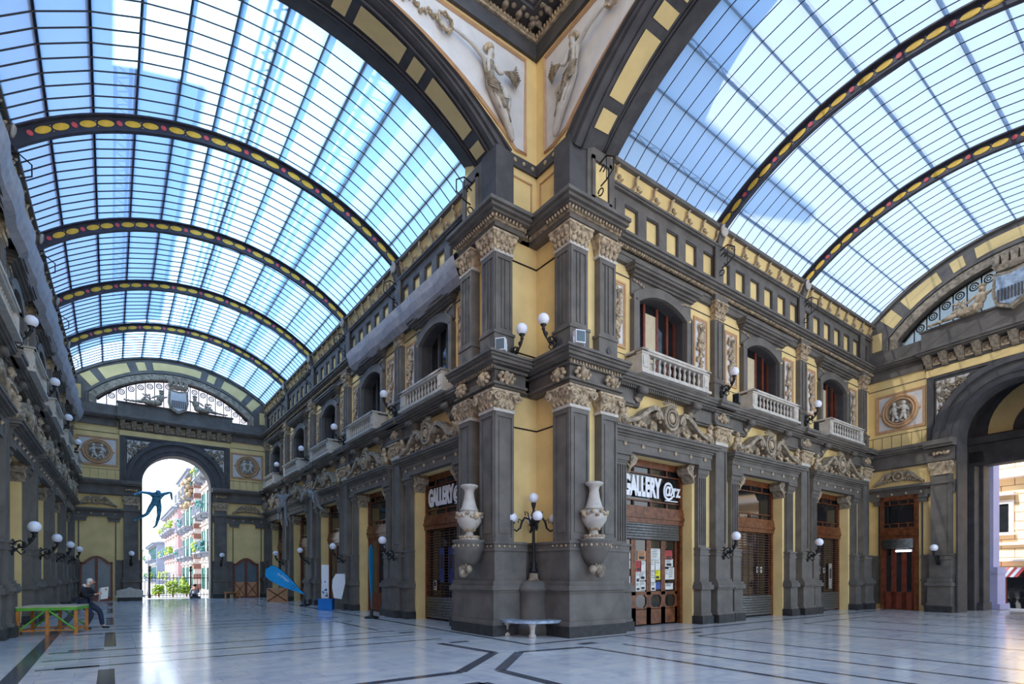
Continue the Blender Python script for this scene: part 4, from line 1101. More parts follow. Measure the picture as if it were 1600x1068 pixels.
def corner_pil(x0, x1, y0, y1, upper, label, faces):
    """square pilaster block; faces = list of (axis) sides that show: 'W' (-x) and 'S' (-y)"""
    t = thing('corner_pilaster', label, 'pilaster')
    cx_, cy_ = (x0+x1)/2, (y0+y1)/2
    def ring(mb, e, z0, z1): mb.box(x0-e, x1+e*.6, y0-e, y1+e*.6, z0, z1)
    if upper:
        a, b, c, dd = 7.92, 9.98, 10.5, 10.62
        m = MB(); ring(m, .06, 7.2, 7.86); ring(m, .09, 7.86, 7.93); m.obj('pedestal', 'grey', t)
        dm = MB()
        if 'S' in faces: dm.add([(cx_-.1, y0-.09, 7.55), (cx_, y0-.09, 7.42), (cx_+.1, y0-.09, 7.55), (cx_, y0-.09, 7.68)], [(0, 1, 2, 3)])
        if 'W' in faces: dm.add([(x0-.09, cy_-.1, 7.55), (x0-.09, cy_, 7.42), (x0-.09, cy_+.1, 7.55), (x0-.09, cy_, 7.68)], [(0, 1, 2, 3)])
        dm.obj('diamond', 'grey2', t, fix=False)
    else: a, b, c, dd = 2.44, 5.82, 6.36, 6.44
    m = MB(); ring(m, 0, a, b); q = .07
    if 'S' in faces:
        for u0, u1 in ((x0, x0+q), (x1-q, x1)): m.box(u0, u1, y0-.035, y0, a+.12, b-.12)
        m.box(x0, x1, y0-.035, y0, a, a+.12).box(x0, x1, y0-.035, y0, b-.12, b)
    if 'W' in faces:
        for u0, u1 in ((y0, y0+q), (y1-q, y1)): m.box(x0-.035, x0, u0, u1, a+.12, b-.12)
        m.box(x0-.035, x0, y0, y1, a, a+.12).box(x0-.035, x0, y0, y1, b-.12, b)
    if upper:
        for kk in (.36, .56):
            if 'S' in faces: m.box(x0+(x1-x0)*kk, x0+(x1-x0)*(kk+.09), y0-.03, y0, a+.14, b-.14)
            if 'W' in faces: m.box(x0-.03, x0, y0+(y1-y0)*kk, y0+(y1-y0)*(kk+.09), a+.14, b-.14)
    else:
        if 'S' in faces: m.box(x0+.14, x1-.14, y0-.02, y0, a+.22, b-.22)
        if 'W' in faces: m.box(x0-.02, x0, y0+.14, y1-.14, a+.22, b-.22)
    m.obj('shaft', 'grey', t)
    m = MB(); ring(m, .05, b, b+.08); m.obj('neck_band', 'white_stone', t)
    m = MB(); m.taper(x0-.02, x1+.02, y0-.02, y1, b+.08, x0-.14, x1+.08, y0-.14, y1, c-.06); ring(m, .17, c-.06, c)
    rn = random.Random(4)
    def leaves(px, py, dx, dy, ln):
        k = 4
        rows = ((.14, .2), (.3, .18)) if upper else ((.12, .1),)
        for ri, (dz, hh) in enumerate(rows):
            for i in range(k):
                f = (i+.5)/k
                for j in range(3):
                    m.ell((px+dx*ln*f+(j-1)*.035*dx-dy*(.06+.04*ri)*1, py+dy*ln*f+(j-1)*.035*dy-dx*(.06+.04*ri), b+dz+.03*j), (.045, .045, hh*.5), 0, 'Y', 6, 4)
        for f in (0.02, .98):
            m.ell((px+dx*ln*f-dy*.12, py+dy*ln*f-dx*.12, c-.14), (.09, .09, .1), 0, 'Y', 10, 6)
        m.ell((px+dx*ln*.5-dy*.13, py+dy*ln*.5-dx*.13, c-.08), (.07, .07, .07), 0, 'Y', 8, 5)
        if not upper:
            for f, sgn in ((0, -1), (1, 1)):
                m.tube([(px+dx*(ln*f+sgn*.03+(.13-.0085*q)*cos(q*.75)*sgn)-dy*.17, py+dy*(ln*f+sgn*.03+(.13-.0085*q)*cos(q*.75)*sgn)-dx*.17, c-.2+(.13-.0085*q)*sin(q*.75)) for q in range(13)], .032, 6)
            m.tube([(px-dy*.14, py-dx*.14, c-.1), (px+dx*ln*.5-dy*.12, py+dy*ln*.5-dx*.12, c-.13), (px+dx*ln-dy*.14, py+dy*ln-dx*.14, c-.1)], .03, 5)
        for i in range(6): m.ell((px+dx*ln*(i+.5)/6-dy*.11, py+dy*ln*(i+.5)/6-dx*.11, c-.16), (.035, .035, .05), 0, 'Y', 6, 4)
    if 'S' in faces: leaves(x0, y0, 1, 0, x1-x0)
    if 'W' in faces: leaves(x0, y0, 0, 1, y1-y0)
    m.obj('capital', 'orn', t)
    if not upper:
        g = MB()
        def mask(px, py, nx, ny):
            g.ell((px+nx*.05, py+ny*.05, 6.7), (.12, .12, .14), 0, 'Y', 10, 7); g.ell((px+nx*.16, py+ny*.16, 6.68), (.03, .03, .05), 0, 'Y', 6, 4)
            for i in range(8):
                a = i*pi/4; g.ell((px+nx*.03-ny*.22*cos(a), py+ny*.03-nx*.22*cos(a), 6.69+.13*sin(a)), (.07, .07, .06), 0, 'Y', 6, 4)
        if 'S' in faces: mask(cx_, y0-.1, 0, -1)
        if 'W' in faces: mask(x0-.1, cy_, -1, 0)
        g.obj('carved_mask', 'orn', t)
for up in (False, True):
    w = 'upper' if up else 'lower'
    k = -.06 if up else 0
    corner_pil(8.0-k, 8.6, 11.62-k, 12.27, up, f'{w} square pilaster left of the corner notch', 'SW')
    corner_pil(8.0-k, 8.6, 12.78, 13.36, up, f'{w} pilaster of the corner pier toward the left wing', 'W')
    corner_pil(9.36-k, 10.0, 10.22-k, 10.85, up, f'{w} square pilaster right of the corner notch', 'SW')
    corner_pil(10.45, 11.05, 10.22-k, 10.85, up, f'{w} pilaster of the corner pier toward the right wing', 'S')
e = MB()
def ent(e_, z0, z1): pierblock(e, e_, z0, z1)
for e_, z0, z1 in ((.02, 6.44, 6.5), (.1, 6.5, 6.56), (.0, 6.56, 6.88), (.1, 6.88, 6.95), (.2, 6.98, 7.02), (.3, 7.02, 7.1), (.36, 7.1, 7.16), (.42, 7.16, 7.22),
                   (.0, 10.62, 10.74), (.2, 10.84, 10.9), (.3, 10.9, 10.98), (.38, 10.98, 11.07)): ent(e_, z0, z1)
struct(e.obj('cornice', 'grey'), 'trim_17')
e = MB()
for x in [8.0-.12]:
    for i in range(18): e.box(7.88, 8.0, 11.55+i*.105, 11.6+i*.105, 6.9, 6.98); e.ell((7.87, 11.5+i*.108, 10.79), (.05, .034, .05), 0, 'Y', 6, 4)
for i in range(18): e.box(9.25+i*.105, 9.3+i*.105, 10.08, 10.2, 6.9, 6.98); e.ell((9.2+i*.108, 10.07, 10.79), (.034, .05, .05), 0, 'Y', 6, 4)
for i in range(14): e.ell((7.95+i*.11, 11.47 if i < 8 else 11.75, 10.79), (.034, .05, .05), 0, 'Y', 6, 4); e.ell((9.2 if i < 8 else 9.48, 10.15+i*.11, 10.79), (.05, .034, .05), 0, 'Y', 6, 4)
pierblock(e, .05, 10.74, 10.84)
struct(e.obj('egg_moulding', 'orn'), 'trim_18')
# notch details: string lines, frieze band with rosettes, recessed yellow panels
e = MB()
for z in (5.55, 7.6, 10.05): e.box(8.6, 9.6, 11.85, 11.87, z, z+.035); e.box(9.58, 9.6, 10.85, 11.87, z, z+.035)
struct(e.obj('string_line', 'iron'), 'trim_19')
e = MB(); e.box(8.3, 9.6, 11.8, 11.87, 12.62, 12.92); e.box(9.53, 9.6, 10.45, 11.87, 12.62, 12.92)

struct(e.obj('frieze_band', 'grey2'), 'trim_20')
e = MB()
for i in range(3): e.ell((8.8+.3*i, 11.79, 12.77), (.06, .03, .06), 0, 'Y', 8, 5); e.ell((9.52, 10.7+.35*i, 12.77), (.03, .06, .06), 0, 'Y', 8, 5)
struct(e.obj('rosettes', 'orn'), 'trim_21')
e = MB()
for z0, z1, g_ in ((11.2, 12.45, .0),):
    for a, b in ((8.75, 9.05), (9.1, 9.45)): pass
    for (x0, x1) in ((8.72, 9.42),):
        e.box(x0, x1, 11.84, 11.87, 12.35, 12.39).box(x0, x0+.04, 11.84, 11.87, 11.2, 12.39).box(x1-.04, x1, 11.84, 11.87, 11.2, 12.39)
    for (y0, y1) in ((10.95, 11.7),):
        e.box(9.57, 9.6, y0, y1, 12.35, 12.39).box(9.57, 9.6, y0, y0+.04, 11.2, 12.39).box(9.57, 9.6, y1-.04, y1, 11.2, 12.39)
struct(e.obj('panel_mould', 'pink'), 'trim_22')
# attic panels of the pier (grey frames with yellow squares), facing each wing
def pier_panel(x, y, rz, lab):
    t = thing('attic_panel', lab, 'panel', (x, y, 0), rz)
    f = MB().n(-.5, .5, 0, .12, 11.1, 12.75)
    for a, b in ((-.36, -.26), (.26, .36)): f.n(a, b, .12, .17, 11.35, 12.5)
    f.n(-.36, .36, .12, .17, 12.4, 12.5).n(-.36, .36, .12, .17, 11.35, 11.45).obj('frame', 'grey', t)
    MB().n(-.22, .22, .12, .135, 11.5, 12.35).obj('yellow_square', 'yellow', t)
pier_panel(8.2, 12.85, -pi/2, 'grey framed yellow square above the corner pier, left wing face')
pier_panel(10.45, 10.32, 0, 'grey framed yellow square above the corner pier, right wing face')
place(kits['GI'], (8.05, 12.7, 0), -pi/2, 'wrought iron scroll on the corner pier attic, left wing face')
place(kits['GI'], (10.3, 10.17, 0), 0, 'wrought iron scroll on the corner pier attic, right wing face')

# crossing arches ----------------------------------------------------
def arch_curve(R, z0, hw, k=32): return [(-hw+2*hw*i/k, z0+sqrt(R*R-(hw-2*hw*i/k)**2)) for i in range(k+1)]
cA = arch_curve(6.6, 8.15, 5.0); cB = [(x*HS/5.0, vz(x*HS/5.0)) for x, z in cA]
cA = cA
cO = arch_curve(8.83, 6.03, 5.42); cM = [((a[0]+b[0])/2, (a[1]+b[1])/2) for a, b in zip(cA, cO)]
def cross_arch(xf, name):
    """xf(u, depth, z): u across, depth into the wing measured from the spandrel plane"""
    s = MB()
    q = lambda C, d: [xf(x, d, z) for x, z in C]
    s.strip(q(cA, -.02), q(cB, 1.75)).strip(q(cA, -.02), q(cA, -.14))
    mid = [(a[0]*.8+b[0]*.2, a[1]*.8+b[1]*.2) for a, b in zip(cA, cO)]
    s.strip(q(cA, -.14), q(mid, -.14)); s.strip(q(mid, -.14), q(mid, -.22)); s.strip(q(mid, -.22), q(cM, -.2)); s.strip(q(cM, -.2), q(cM, -.28)); 
    m2 = [(a[0]*.35+b[0]*.65, a[1]*.35+b[1]*.65) for a, b in zip(cA, cO)]
    m3 = [(a[0]*.1+b[0]*.9, a[1]*.1+b[1]*.9) for a, b in zip(cA, cO)]
    s.strip(q(cM, -.28), q(m2, -.16)); s.strip(q(m2, -.16), q(m3, -.12)); s.strip(q(m3, -.12), q(m3, 0))
    # outer shell of the arch to close it above
    s.strip(q(cB, 1.75), q([(x, z+.5) for x, z in cB], 1.75)); s.strip(q([(x, z+.5) for x, z in cB], 1.75), q([(x, z+.6) for x, z in cA], .2))
    struct(s.obj('arch', 'grey2', fix=False), 'trim_23')
    # raised ribs and yellow panels on the soffit
    def P(i, f, off):
        a = xf(cA[i][0], -.02, cA[i][1]); b = xf(cB[i][0], 1.75, cB[i][1])
        c = Vector(a)*(1-f)+Vector(b)*f; return c-Vector((0, 0, off))
    def Pt(t, f, off):
        i = min(31, int(t)); g = t-i; return P(i, f, off)*(1-g)+P(i+1, f, off)*g
    y = MB(); t = 1.0; seq = []
    L_, S_ = 3.6, 1.0; gap = .62
    x = 1.1; long = False
    while x < 31:
        w = L_ if long else S_; seq.append((x, min(31, x+w))); x += w+gap; long = not long
    for a, b in seq:
        n = max(2, int((b-a)/.6)+1)
        for k in range(n):
            t0 = a+(b-a)*k/n; t1 = a+(b-a)*(k+1)/n
            y.add([Pt(t0, .16, .03), Pt(t1, .16, .03), Pt(t1, .52, .03), Pt(t0, .52, .03)], [(0, 1, 2, 3)])
    struct(y.obj('soffit_panels', 'yellow', fix=False), 'trim_24')
    r = MB()
    for f in (.08, .6, .66): r.tube([P(i, f, .03) for i in range(33)], .035, 4)
    struct(r.obj('soffit_mouldings', 'grey2'), 'trim_25')
    # spandrel wall
    w = MB(); Z1 = 17.6
    hi = [(x, Z1) for x, z in cO]
    w.strip(q(cO, 0), q(hi, 0))
    struct(w.obj('wall', 'yellow', fix=False), 'wall_'+name)
xfL = lambda u, d, z: (3.3+u, 11.87+d, z)
xfR = lambda u, d, z: (9.6+d, 5.15-u*1.0, z)
cross_arch(xfL, 'crossing_left'); cross_arch(xfR, 'crossing_right')
# side piers out of view that carry the arches
e = MB(); e.box(-4.2, -1.95, 11.87, 13.6, 0, 17.6); e.box(9.6, 11.2, -1.5, -.0, 0, 17.6)
struct(e.obj('wall', 'yellow'), 'wall_outer_piers')
# fill between arch pier corner & spandrel
e = MB(); e.box(8.28, 9.6, 11.86, 12.4, 12.9, 17.6); e.box(9.59, 10.2, 10.4, 11.87, 12.9, 17.6)
struct(e.obj('wall', 'yellow'), 'wall_corner_upper')
# grey strips of the pier running up to the arch spring
e = MB(); e.box(8.05, 8.62, 11.62, 12.3, 11.07, 12.75); e.box(9.36, 9.98, 10.24, 10.85, 11.07, 12.75)
struct(e.obj('pier_strip', 'grey2'), 'trim_26')

def spandrel(side):
    """panel plane coordinates (a, z): a = distance from the notch corner along the wall"""
    if side == 'L': X = lambda a, n, z: (9.6-a, 11.87-n, z)
    else: X = lambda a, n, z: (9.6-n, 11.87-a, z)
    u0 = 9.6-3.3 if side == 'L' else 11.87-5.15
    lab = 'left' if side == 'L' else 'right'
    t = thing('spandrel_panel', f'pale spandrel panel with a flying robed figure, {lab} of the corner', 'relief')
    # outline following the arch
    edge = []
    for i in range(33):
        x, z = cO[i]
        if side == 'L': a = u0-x
        else: a = u0-(-x)*-1 if False else u0+x
        if side == 'R': a = u0+x
        edge.append((a, z))
    edge = sorted([p for p in edge if .9 < p[0] < 6.6])
    edge = [(a, z+.22) for a, z in edge]
    edge = [p for p in edge if p[1] < 15.6]
    low = [(.42, 13.1), (.75, 13.1)]
    out = [(.42, 15.68)]+low+[p for p in edge if p[0] > .95]+[(edge[-1][0], 15.68)]
    def solid(pts, n0, n1, nm, m):
        k = len(pts); mb = MB(); mb.add([X(a, n0, z) for a, z in pts]+[X(a, n1, z) for a, z in pts], [tuple(range(k)), tuple(range(2*k-1, k-1, -1))]+[(i, (i+1) % k, (i+1) % k+k, i+k) for i in range(k)])
        return mb.obj(nm, m, t)
    solid(out, .0, .02, 'field', 'field')
    fr = MB(); P3 = [X(a, .03, z) for a, z in out]
    fr.tube(P3, .055, 4, True, smooth=False); fr.obj('frame', 'pink', t)
    # figure
    k = Sk()
    def P(nm, a, z, n, rr, pv=None): k.p(nm, X(a, n, z), rr, pv)
    P('hip', 1.58, 14.22, .16, .16); P('waist', 1.71, 14.5, .16, .115, 'hip'); P('chest', 1.74, 14.76, .18, .15, 'waist'); P('neck', 1.71, 14.98, .2, .06, 'chest'); P('head', 1.7, 15.12, .22, .105, 'neck'); P('top', 1.69, 15.24, .2, .085, 'head')
    P('th', 1.42, 13.99, .18, .165, 'hip'); P('kn', 1.26, 13.76, .18, .15, 'th'); P('sh', 1.1, 13.52, .15, .12, 'kn'); P('hem', .97, 13.32, .12, .1, 'sh'); P('ft', .88, 13.2, .1, .05, 'hem')
    P('s1', 1.88, 14.86, .18, .075, 'chest'); P('e1', 2.28, 14.99, .2, .05, 's1'); P('h1', 2.62, 15.08, .16, .038, 'e1'); P('h1b', 2.76, 15.1, .14, .03, 'h1')
    P('s2', 1.57, 14.84, .2, .075, 'chest'); P('e2', 1.44, 14.6, .26, .055, 's2'); P('h2', 1.32, 14.68, .28, .04, 'e2')
    k.make('robed_figure', 'white_stone', t, 2)
    b = MB(); rn = random.Random(8)
    for i in range(14):
        f = (i-6.5)/6.5
        pts = [X(1.72+.12*f, .29-.06*f*f, 14.8), X(1.71+.1*f, .27-.05*f*f, 14.5), X(1.56+.15*f, .31-.08*f*f, 14.2), X(1.4+.15*f, .33-.09*f*f, 13.97), X(1.25+.14*f, .32-.08*f*f, 13.75), X(1.09+.13*f, .27-.06*f*f, 13.52), X(.95+.12*f, .22, 13.3)]
        j = rn.randint(0, 2); b.tube(pts[j:j+rn.randint(3, 5)], .02, 5)
    for i in range(6): b.tube([X(1.9-.02*i, .24, 14.42-.05*i), X(1.7-.03*i, .33, 14.36-.05*i), X(1.45-.03*i, .3, 14.3-.07*i)], .022, 5)
    b.obj('drapery_folds', 'orn_grey', t)
    b = MB()
    b.ell(X(1.72, .2, 15.16), (.13, .13, .12)); b.ell(X(1.84, .18, 15.1), (.06, .06, .08)); b.ell(X(1.62, .2, 15.02), (.05, .05, .1))
    b.obj('hair', 'orn', t)
    b = MB()
    for i in range(11): b.tube([X(1.34, .3, 14.68), X(1.05-.01*i, .24, 14.7+.022*i), X(.66+.03*abs(i-5), .14, 14.62+.06*i)], [.018, .035, .012], 5)
    b.obj('leaf_sheaf', 'orn_grey', t)
    b = MB()
    for i in range(7): b.tube([X(1.3, .2, 14.36-.04*i), X(1.12-.02*i, .16, 14.36-.02*i), X(1.0+.015*i, .12, 14.15-.05*i), X(1.02+.03*i, .1, 13.85-.02*i)], [.03, .035, .03, .015], 5)
    b.obj('flying_shawl', 'white_stone', t)
    b = MB()
    w0 = (2.98, 15.14)
    for kk in range(3): b.tube([X(w0[0]+(.2+.03*sin(q*2+kk*2))*cos(q*pi/10), .09+.03*kk, w0[1]+(.2+.03*sin(q*2+kk*2))*sin(q*pi/10)) for q in range(20)], .028, 5, True)
    b.obj('wreath', 'orn', t)
    b = MB()
    for i in range(34): b.ell(X(w0[0]+.26+.055*i, .07, w0[1]+.06*sin(i*.7)+.05*cos(i*2.3)+.004*i), (.05+.02*sin(i), .05, .045), i, 'Y', 6, 4)
    b.obj('garland', 'orn', t)
spandrel('L'); spandrel('R')
# bands above the spandrels
def lbox(mb, e, z0, z1, far=9.0):
    mb.box(9.6-far-6, 9.6-e, 11.87-e, 12.2, z0, z1); mb.box(9.6-e, 9.95, 11.87-far-4, 12.2, z0, z1)
e = MB(); lbox(e, .06, 15.9, 16.3); lbox(e, .1, 15.84, 15.9); lbox(e, .5, 16.62, 16.72); lbox(e, .56, 16.72, 16.85); lbox(e, .3, 16.85, 17.6)
struct(e.obj('cornice', 'grey2'), 'trim_27')
e = MB(); lbox(e, .12, 16.3, 16.36)
for i in range(60): e.ell((9.4-.11*i, 11.76, 16.44), (.04, .05, .06), 0, 'Y', 6, 4); e.ell((9.49, 11.7-.11*i, 16.44), (.05, .04, .06), 0, 'Y', 6, 4)
lbox(e, .1, 16.36, 16.5); lbox(e, .6, 16.78, 16.83)
struct(e.obj('ornament_band', 'orn'), 'trim_28')
t = thing('console_cornice', 'dark carved console cornice at the top corner of the crossing', 'cornice')
m = MB().tube([(0, -.1, 16.5), (0, -.2, 16.52), (0, -.32, 16.6), (0, -.42, 16.58), (0, -.46, 16.52)], .05, 6); m.ell((0, -.2, 16.56), (.09, .14, .07)); c0 = m.obj('scroll_console', 'orn_grey', t)
m = MB().ell((0, -.28, 16.61), (.08, .08, .04), 0, 'Y', 8, 5); r0 = m.obj('rosette', 'orn_grey', t)
f1 = True
for i in range(14):
    for w in (0, 1):
        for src, off in ((c0, 0), (r0, .22)):
            a = .25+.44*i+off
            loc = (9.5-a, 11.85, 0) if w == 0 else (9.58, 11.77-a, 0); rz = 0 if w == 0 else -pi/2
            if i == 0 and w == 0: o = src
            else: o = src.copy(); COL.objects.link(o)
            o.parent = t; o.location = loc; o.rotation_euler = (0, 0, rz)

# ------------------------------------------------------------------ urns, candelabrum, marble seat
def urn(x, y, rz, lab):
    t = thing('console_shelf', f'carved half round console bracket under the {lab} stone urn', 'bracket', (x, y, 0), rz)
    MB().lathe([(.05, 1.78), (.2, 1.86), (.3, 2.0), (.38, 2.2), (.42, 2.26), (.42, 2.4), (.45, 2.44), (.45, 2.48)], seg=22).obj('bowl', 'grey', t)
    b = MB()
    for i in range(11): a = -pi+pi*i/10; b.ell((.42*cos(a), .42*sin(a), 2.33), (.035, .035, .04), 0, 'Y', 6, 4)
    b.obj('bead_band', 'orn', t)
    l = MB(); leafy(l, 0, 1.66, .16, .3, .3, 5); leafy(l, 0, 1.5, .14, .22, .28, 5); l.ell((0, -.2, 1.62), (.1, .12, .12)); l.ell((.16, -.12, 1.72), (.1, .1, .12)); l.ell((-.16, -.12, 1.72), (.1, .1, .12)); l.obj('leaf_corbel', 'orn_grey', t)
    u = thing('stone_urn', f'tall carved stone urn on a bracket, {lab} side of the corner pier', 'urn', (x, y, 0), rz)
    MB().lathe([(.26, 2.48), (.27, 2.53), (.2, 2.56), (.12, 2.62), (.1, 2.7), (.13, 2.74), (.24, 2.84), (.32, 2.98), (.33, 3.1), (.28, 3.2), (.22, 3.24)], seg=24).obj('bowl', 'white_stone', u)
    MB().lathe([(.22, 3.24), (.26, 3.27), (.22, 3.31), (.2, 3.36), (.15, 3.55), (.12, 3.75), (.15, 3.84), (.22, 3.88), (.24, 3.93), (.2, 3.95)], seg=24).obj('neck', 'white_stone', u)
    g = MB(); rn = random.Random(2)
    for i in range(18):
        a = 2*pi*i/18
        g.ell((.33*cos(a), .33*sin(a), 3.14+.05*sin(i*2.5)), (.06, .06, .05), 0, 'Y', 6, 4); g.ell((.24*cos(a), .24*sin(a), 2.56), (.05, .05, .05), 0, 'Y', 6, 4); g.ell((.14*cos(a), .14*sin(a), 2.78), (.04, .04, .07), 0, 'Y', 6, 4)
    for sg in (-1, 1): g.ell((sg*.34, 0, 3.12), (.08, .08, .12), 0, 'Y', 8, 6)
    g.obj('carved_garland', 'orn', u)
urn(7.66, 12.3, -pi/2, 'left'); urn(10.0, 10.02, 0, 'right')

CX, CY = 9.12, 11.4
t = thing('lamp_pedestal', 'round dark stone drum pedestal in the notch of the corner pier', 'pedestal', (CX, CY, 0))
MB().lathe([(.52, 0), (.52, .2), (.46, .3), (.41, .42), (.41, 1.1), (.46, 1.14), (.49, 1.22), (.44, 1.28), (.4, 1.34), (.34, 1.38), (.3, 1.42)], seg=28).obj('drum', 'grey', t)
MB().lathe([(.18, 1.42), (.12, 1.48), (.12, 1.56), (.1, 1.62)], seg=12).obj('foot_block', 'orn_grey', t)
t = thing('candelabrum', 'black iron candelabrum with white globes on the round pedestal', 'lamp', (CX, CY, 0))
MB().lathe([(.1, 1.62), (.12, 1.68), (.07, 1.78), (.09, 1.86), (.05, 1.95), (.045, 2.1), (.04, 2.7), (.05, 2.78), (.07, 2.84), (.05, 2.9), (.03, 3.0), (.04, 3.1), (.08, 3.14), (.05, 3.2), (.025, 3.3), (.05, 3.4), (.07, 3.48), (.06, 3.5)], seg=12).obj('pole', 'iron', t)
AX = -radians(36.4)
for k in range(4):
    a = AX+k*pi/2+radians(8); d = Vector((cos(a), sin(a), 0))
    P = [d*.03+Vector((0, 0, 2.86)), d*.12+Vector((0, 0, 3.06)), d*.24+Vector((0, 0, 3.1)), d*.32+Vector((0, 0, 2.98)), d*.36+Vector((0, 0, 2.82)), d*.46+Vector((0, 0, 2.74)), d*.56+Vector((0, 0, 2.8)), d*.57+Vector((0, 0, 2.93))]
    b = MB().tube(P, [.03, .028, .03, .035, .03, .025, .022, .03], 6)
    b.tube([d*.1+Vector((0, 0, 3.0)), d*.16+Vector((0, 0, 3.24)), d*.24+Vector((0, 0, 3.26)), d*.22+Vector((0, 0, 3.16))], .016, 5)
    b.tube([d*.3+Vector((0, 0, 3.0)), d*.4+Vector((0, 0, 3.06)), d*.42+Vector((0, 0, 2.96))], .016, 5)
    b.lathe([(.02, 2.9), (.07, 2.95), (.065, 2.98)], (d.x*.57, d.y*.57, 0), 10)
    o = b.obj('arm', 'iron', t)
    MB().ell(d*.57+Vector((0, 0, 3.09)), (.135, .135, .135), 0, 'Y', 18, 12).obj('globe', 'globe', o)
MB().ell((0, 0, 3.63), (.135, .135, .135), 0, 'Y', 18, 12).obj('globe', 'globe', t)
# curved marble seat
t = thing('marble_seat', 'curved veined marble seat on stone feet in the corner notch', 'bench')
dirn = Vector((-.62, -.785, 0)); c0 = Vector((8.98, 11.28, 0)); side = Vector((.785, -.62, 0))
def seatpt(a, r, z): return c0+dirn*cos(a)*r+side*sin(a)*r+Vector((0, 0, z))
for k in range(2):
    m = MB(); n = 8; a0 = -1.35+1.35*k; A = [a0+1.345*i/n for i in range(n+1)]
    vs = [seatpt(a, r, z) for a in A for r, z in ((.5, .36), (.92, .36), (.92, .43), (.5, .43))]
    fs = []
    for i in range(n):
        for j in range(4): fs.append((i*4+j, i*4+(j+1) % 4, i*4+4+(j+1) % 4, i*4+4+j))
    fs += [(0, 1, 2, 3), tuple(n*4+q for q in range(4))]
    m.add(vs, fs); m.obj('seat_slab', 'marble', t)
for a in (-1.15, 0, 1.15):
    p = seatpt(a, .74, 0); MB().lathe([(.1, 0), (.1, .05), (.06, .1), (.07, .24), (.1, .32), (.1, .36)], (p.x, p.y, 0), 10).obj('foot', 'white_stone', t)

# ------------------------------------------------------------------ papers on the first shop door
rn = random.Random(11)
PAP = [(0, 0, 2.36, .2, .3, 'paper'), (0, 1, 1.98, .2, .26, 'paper'), (0, 1, 1.62, .2, .3, 'posteryellow'), (0, 0, 1.3, .22, .3, 'paper'), (0, 1, 1.0, .22, .26, 'paper'), (0, 0, .72, .2, .22, 'paper'),
       (1, 1, 2.0, .4, .34, 'posteryellow'), (1, 0, 1.55, .26, .4, 'posterred'), (1, 1, 1.56, .24, .38, 'paper'), (1, 0, 1.1, .2, .4, 'paper'), (1, 1, 1.16, .28, .3, 'paper'), (1, 0, .7, .22, .3, 'paper'), (1, 1, .74, .26, .3, 'paper'),
       (2, 0, 2.08, .46, .4, 'paper'), (2, 0, 1.62, .2, .44, 'paper'), (2, 1, 1.62, .24, .4, 'paper'), (2, 0, 1.14, .22, .44, 'paper'), (2, 1, 1.2, .27, .36, 'posteryellow'), (2, 0, .7, .24, .3, 'paper'), (2, 1, .74, .22, .26, 'posterblue'),
       (3, 0, 2.06, .36, .34, 'posterred'), (3, 0, 1.72, .4, .3, 'paper'), (3, 0, 1.22, .2, .4, 'paper'), (3, 1, 1.26, .28, .46, 'paper'), (3, 0, .7, .4, .24, 'paper')]
words = {0: 'far left', 1: 'second', 2: 'third', 3: 'right hand'}
cR0 = (FR.m[0]+FR.m[1])/2; wl = (2*HW_R-.3)/4
COLN = {'crate': 'brown', 'paper': 'white', 'posterred': 'red printed', 'posteryellow': 'yellow', 'posterblue': 'blue'}
ROWN = lambda z: 'top' if z > 1.85 else ('upper middle' if z > 1.5 else ('lower middle' if z > .95 else 'bottom'))
seen = {}
for leaf, sd, z, w, h, m in PAP:
    zo = z; z = 1.2+(z-.7)*.74; h *= .84
    if (leaf, sd, zo) == (1, 1, 2.0): m = 'crate'
    if (leaf, sd, zo) == (0, 1, 1.62): m = 'paper'
    x0 = cR0-HW_R+.12+leaf*wl+.1; ww = wl-.215
    x = x0+min(w, ww)/2+.01 if sd == 0 else x0+ww-min(w, ww)/2-.01
    w = min(w, ww*.98)
    if m == 'crate': x = x0+ww*.6
    lab = f'{COLN[m]} paper notice, {ROWN(zo)} row, {"left" if sd == 0 else "right"} part of the {words[leaf]} door leaf'
    if lab in seen: lab = lab.replace('row,', 'row lower,')
    seen[lab] = 1
    t = thing('paper_notice', lab, 'poster', (x, 10.65+.36+.1, z), 0, 'notices taped inside the shop door')
    MB().box(-w/2, w/2, -.004, 0, -h/2, h/2).obj('sheet', m, t)
    k = MB()
    for i in range(rn.randint(2, 5)):
        zz = h*.35-i*h*.16; k.box(-w*.38, w*(.1+.25*rn.random()), -.007, -.005, zz, zz+.015)
    if rn.random() < .5: k.box(-w*.3, w*.3, -.007, -.005, -h*.4, -h*.12)
    k.obj('print', 'ink' if m != 'posteryellow' else 'ink', t)
def note(F, x, z, w, h, m, lab):
    p = F.loc(x, z, -.46); t = thing('paper_notice', lab, 'poster', p, F.rz)
    MB().box(-w/2, w/2, -.03, -.026, -h/2, h/2).obj('sheet', m, t)
    MB().box(-w*.3, w*.3, -.034, -.031, -h*.1, h*.3).obj('print', 'ink', t)
note(FR, 19.7, 1.75, .16, .22, 'paper', 'small white notice behind the second shutter, left of two')
note(FR, 19.95, 1.75, .13, .22, 'paper', 'small white notice behind the second shutter, right of two')
note(FR, 24.6, 1.75, .34, .34, 'paper', 'white framed notice behind the third shutter')
note(FR, 25.1, 1.75, .2, .22, 'paper', 'small white card right of the framed notice, third shutter')
note(FR, 25.7, 1.5, .3, 1.1, 'white_stone', 'tall pale strip poster behind the third shutter')
note(FL, 16.5, 1.9, .34, 1.2, 'posterblue', 'blue strip poster behind the left wing shutter, farther one')
note(FL, 15.9, 1.9, .34, 1.2, 'posterblue', 'blue strip poster behind the left wing shutter, nearer one')
note(FL, 17.0, 1.2, .26, .34, 'paper', 'white notice low behind the left wing shutter')

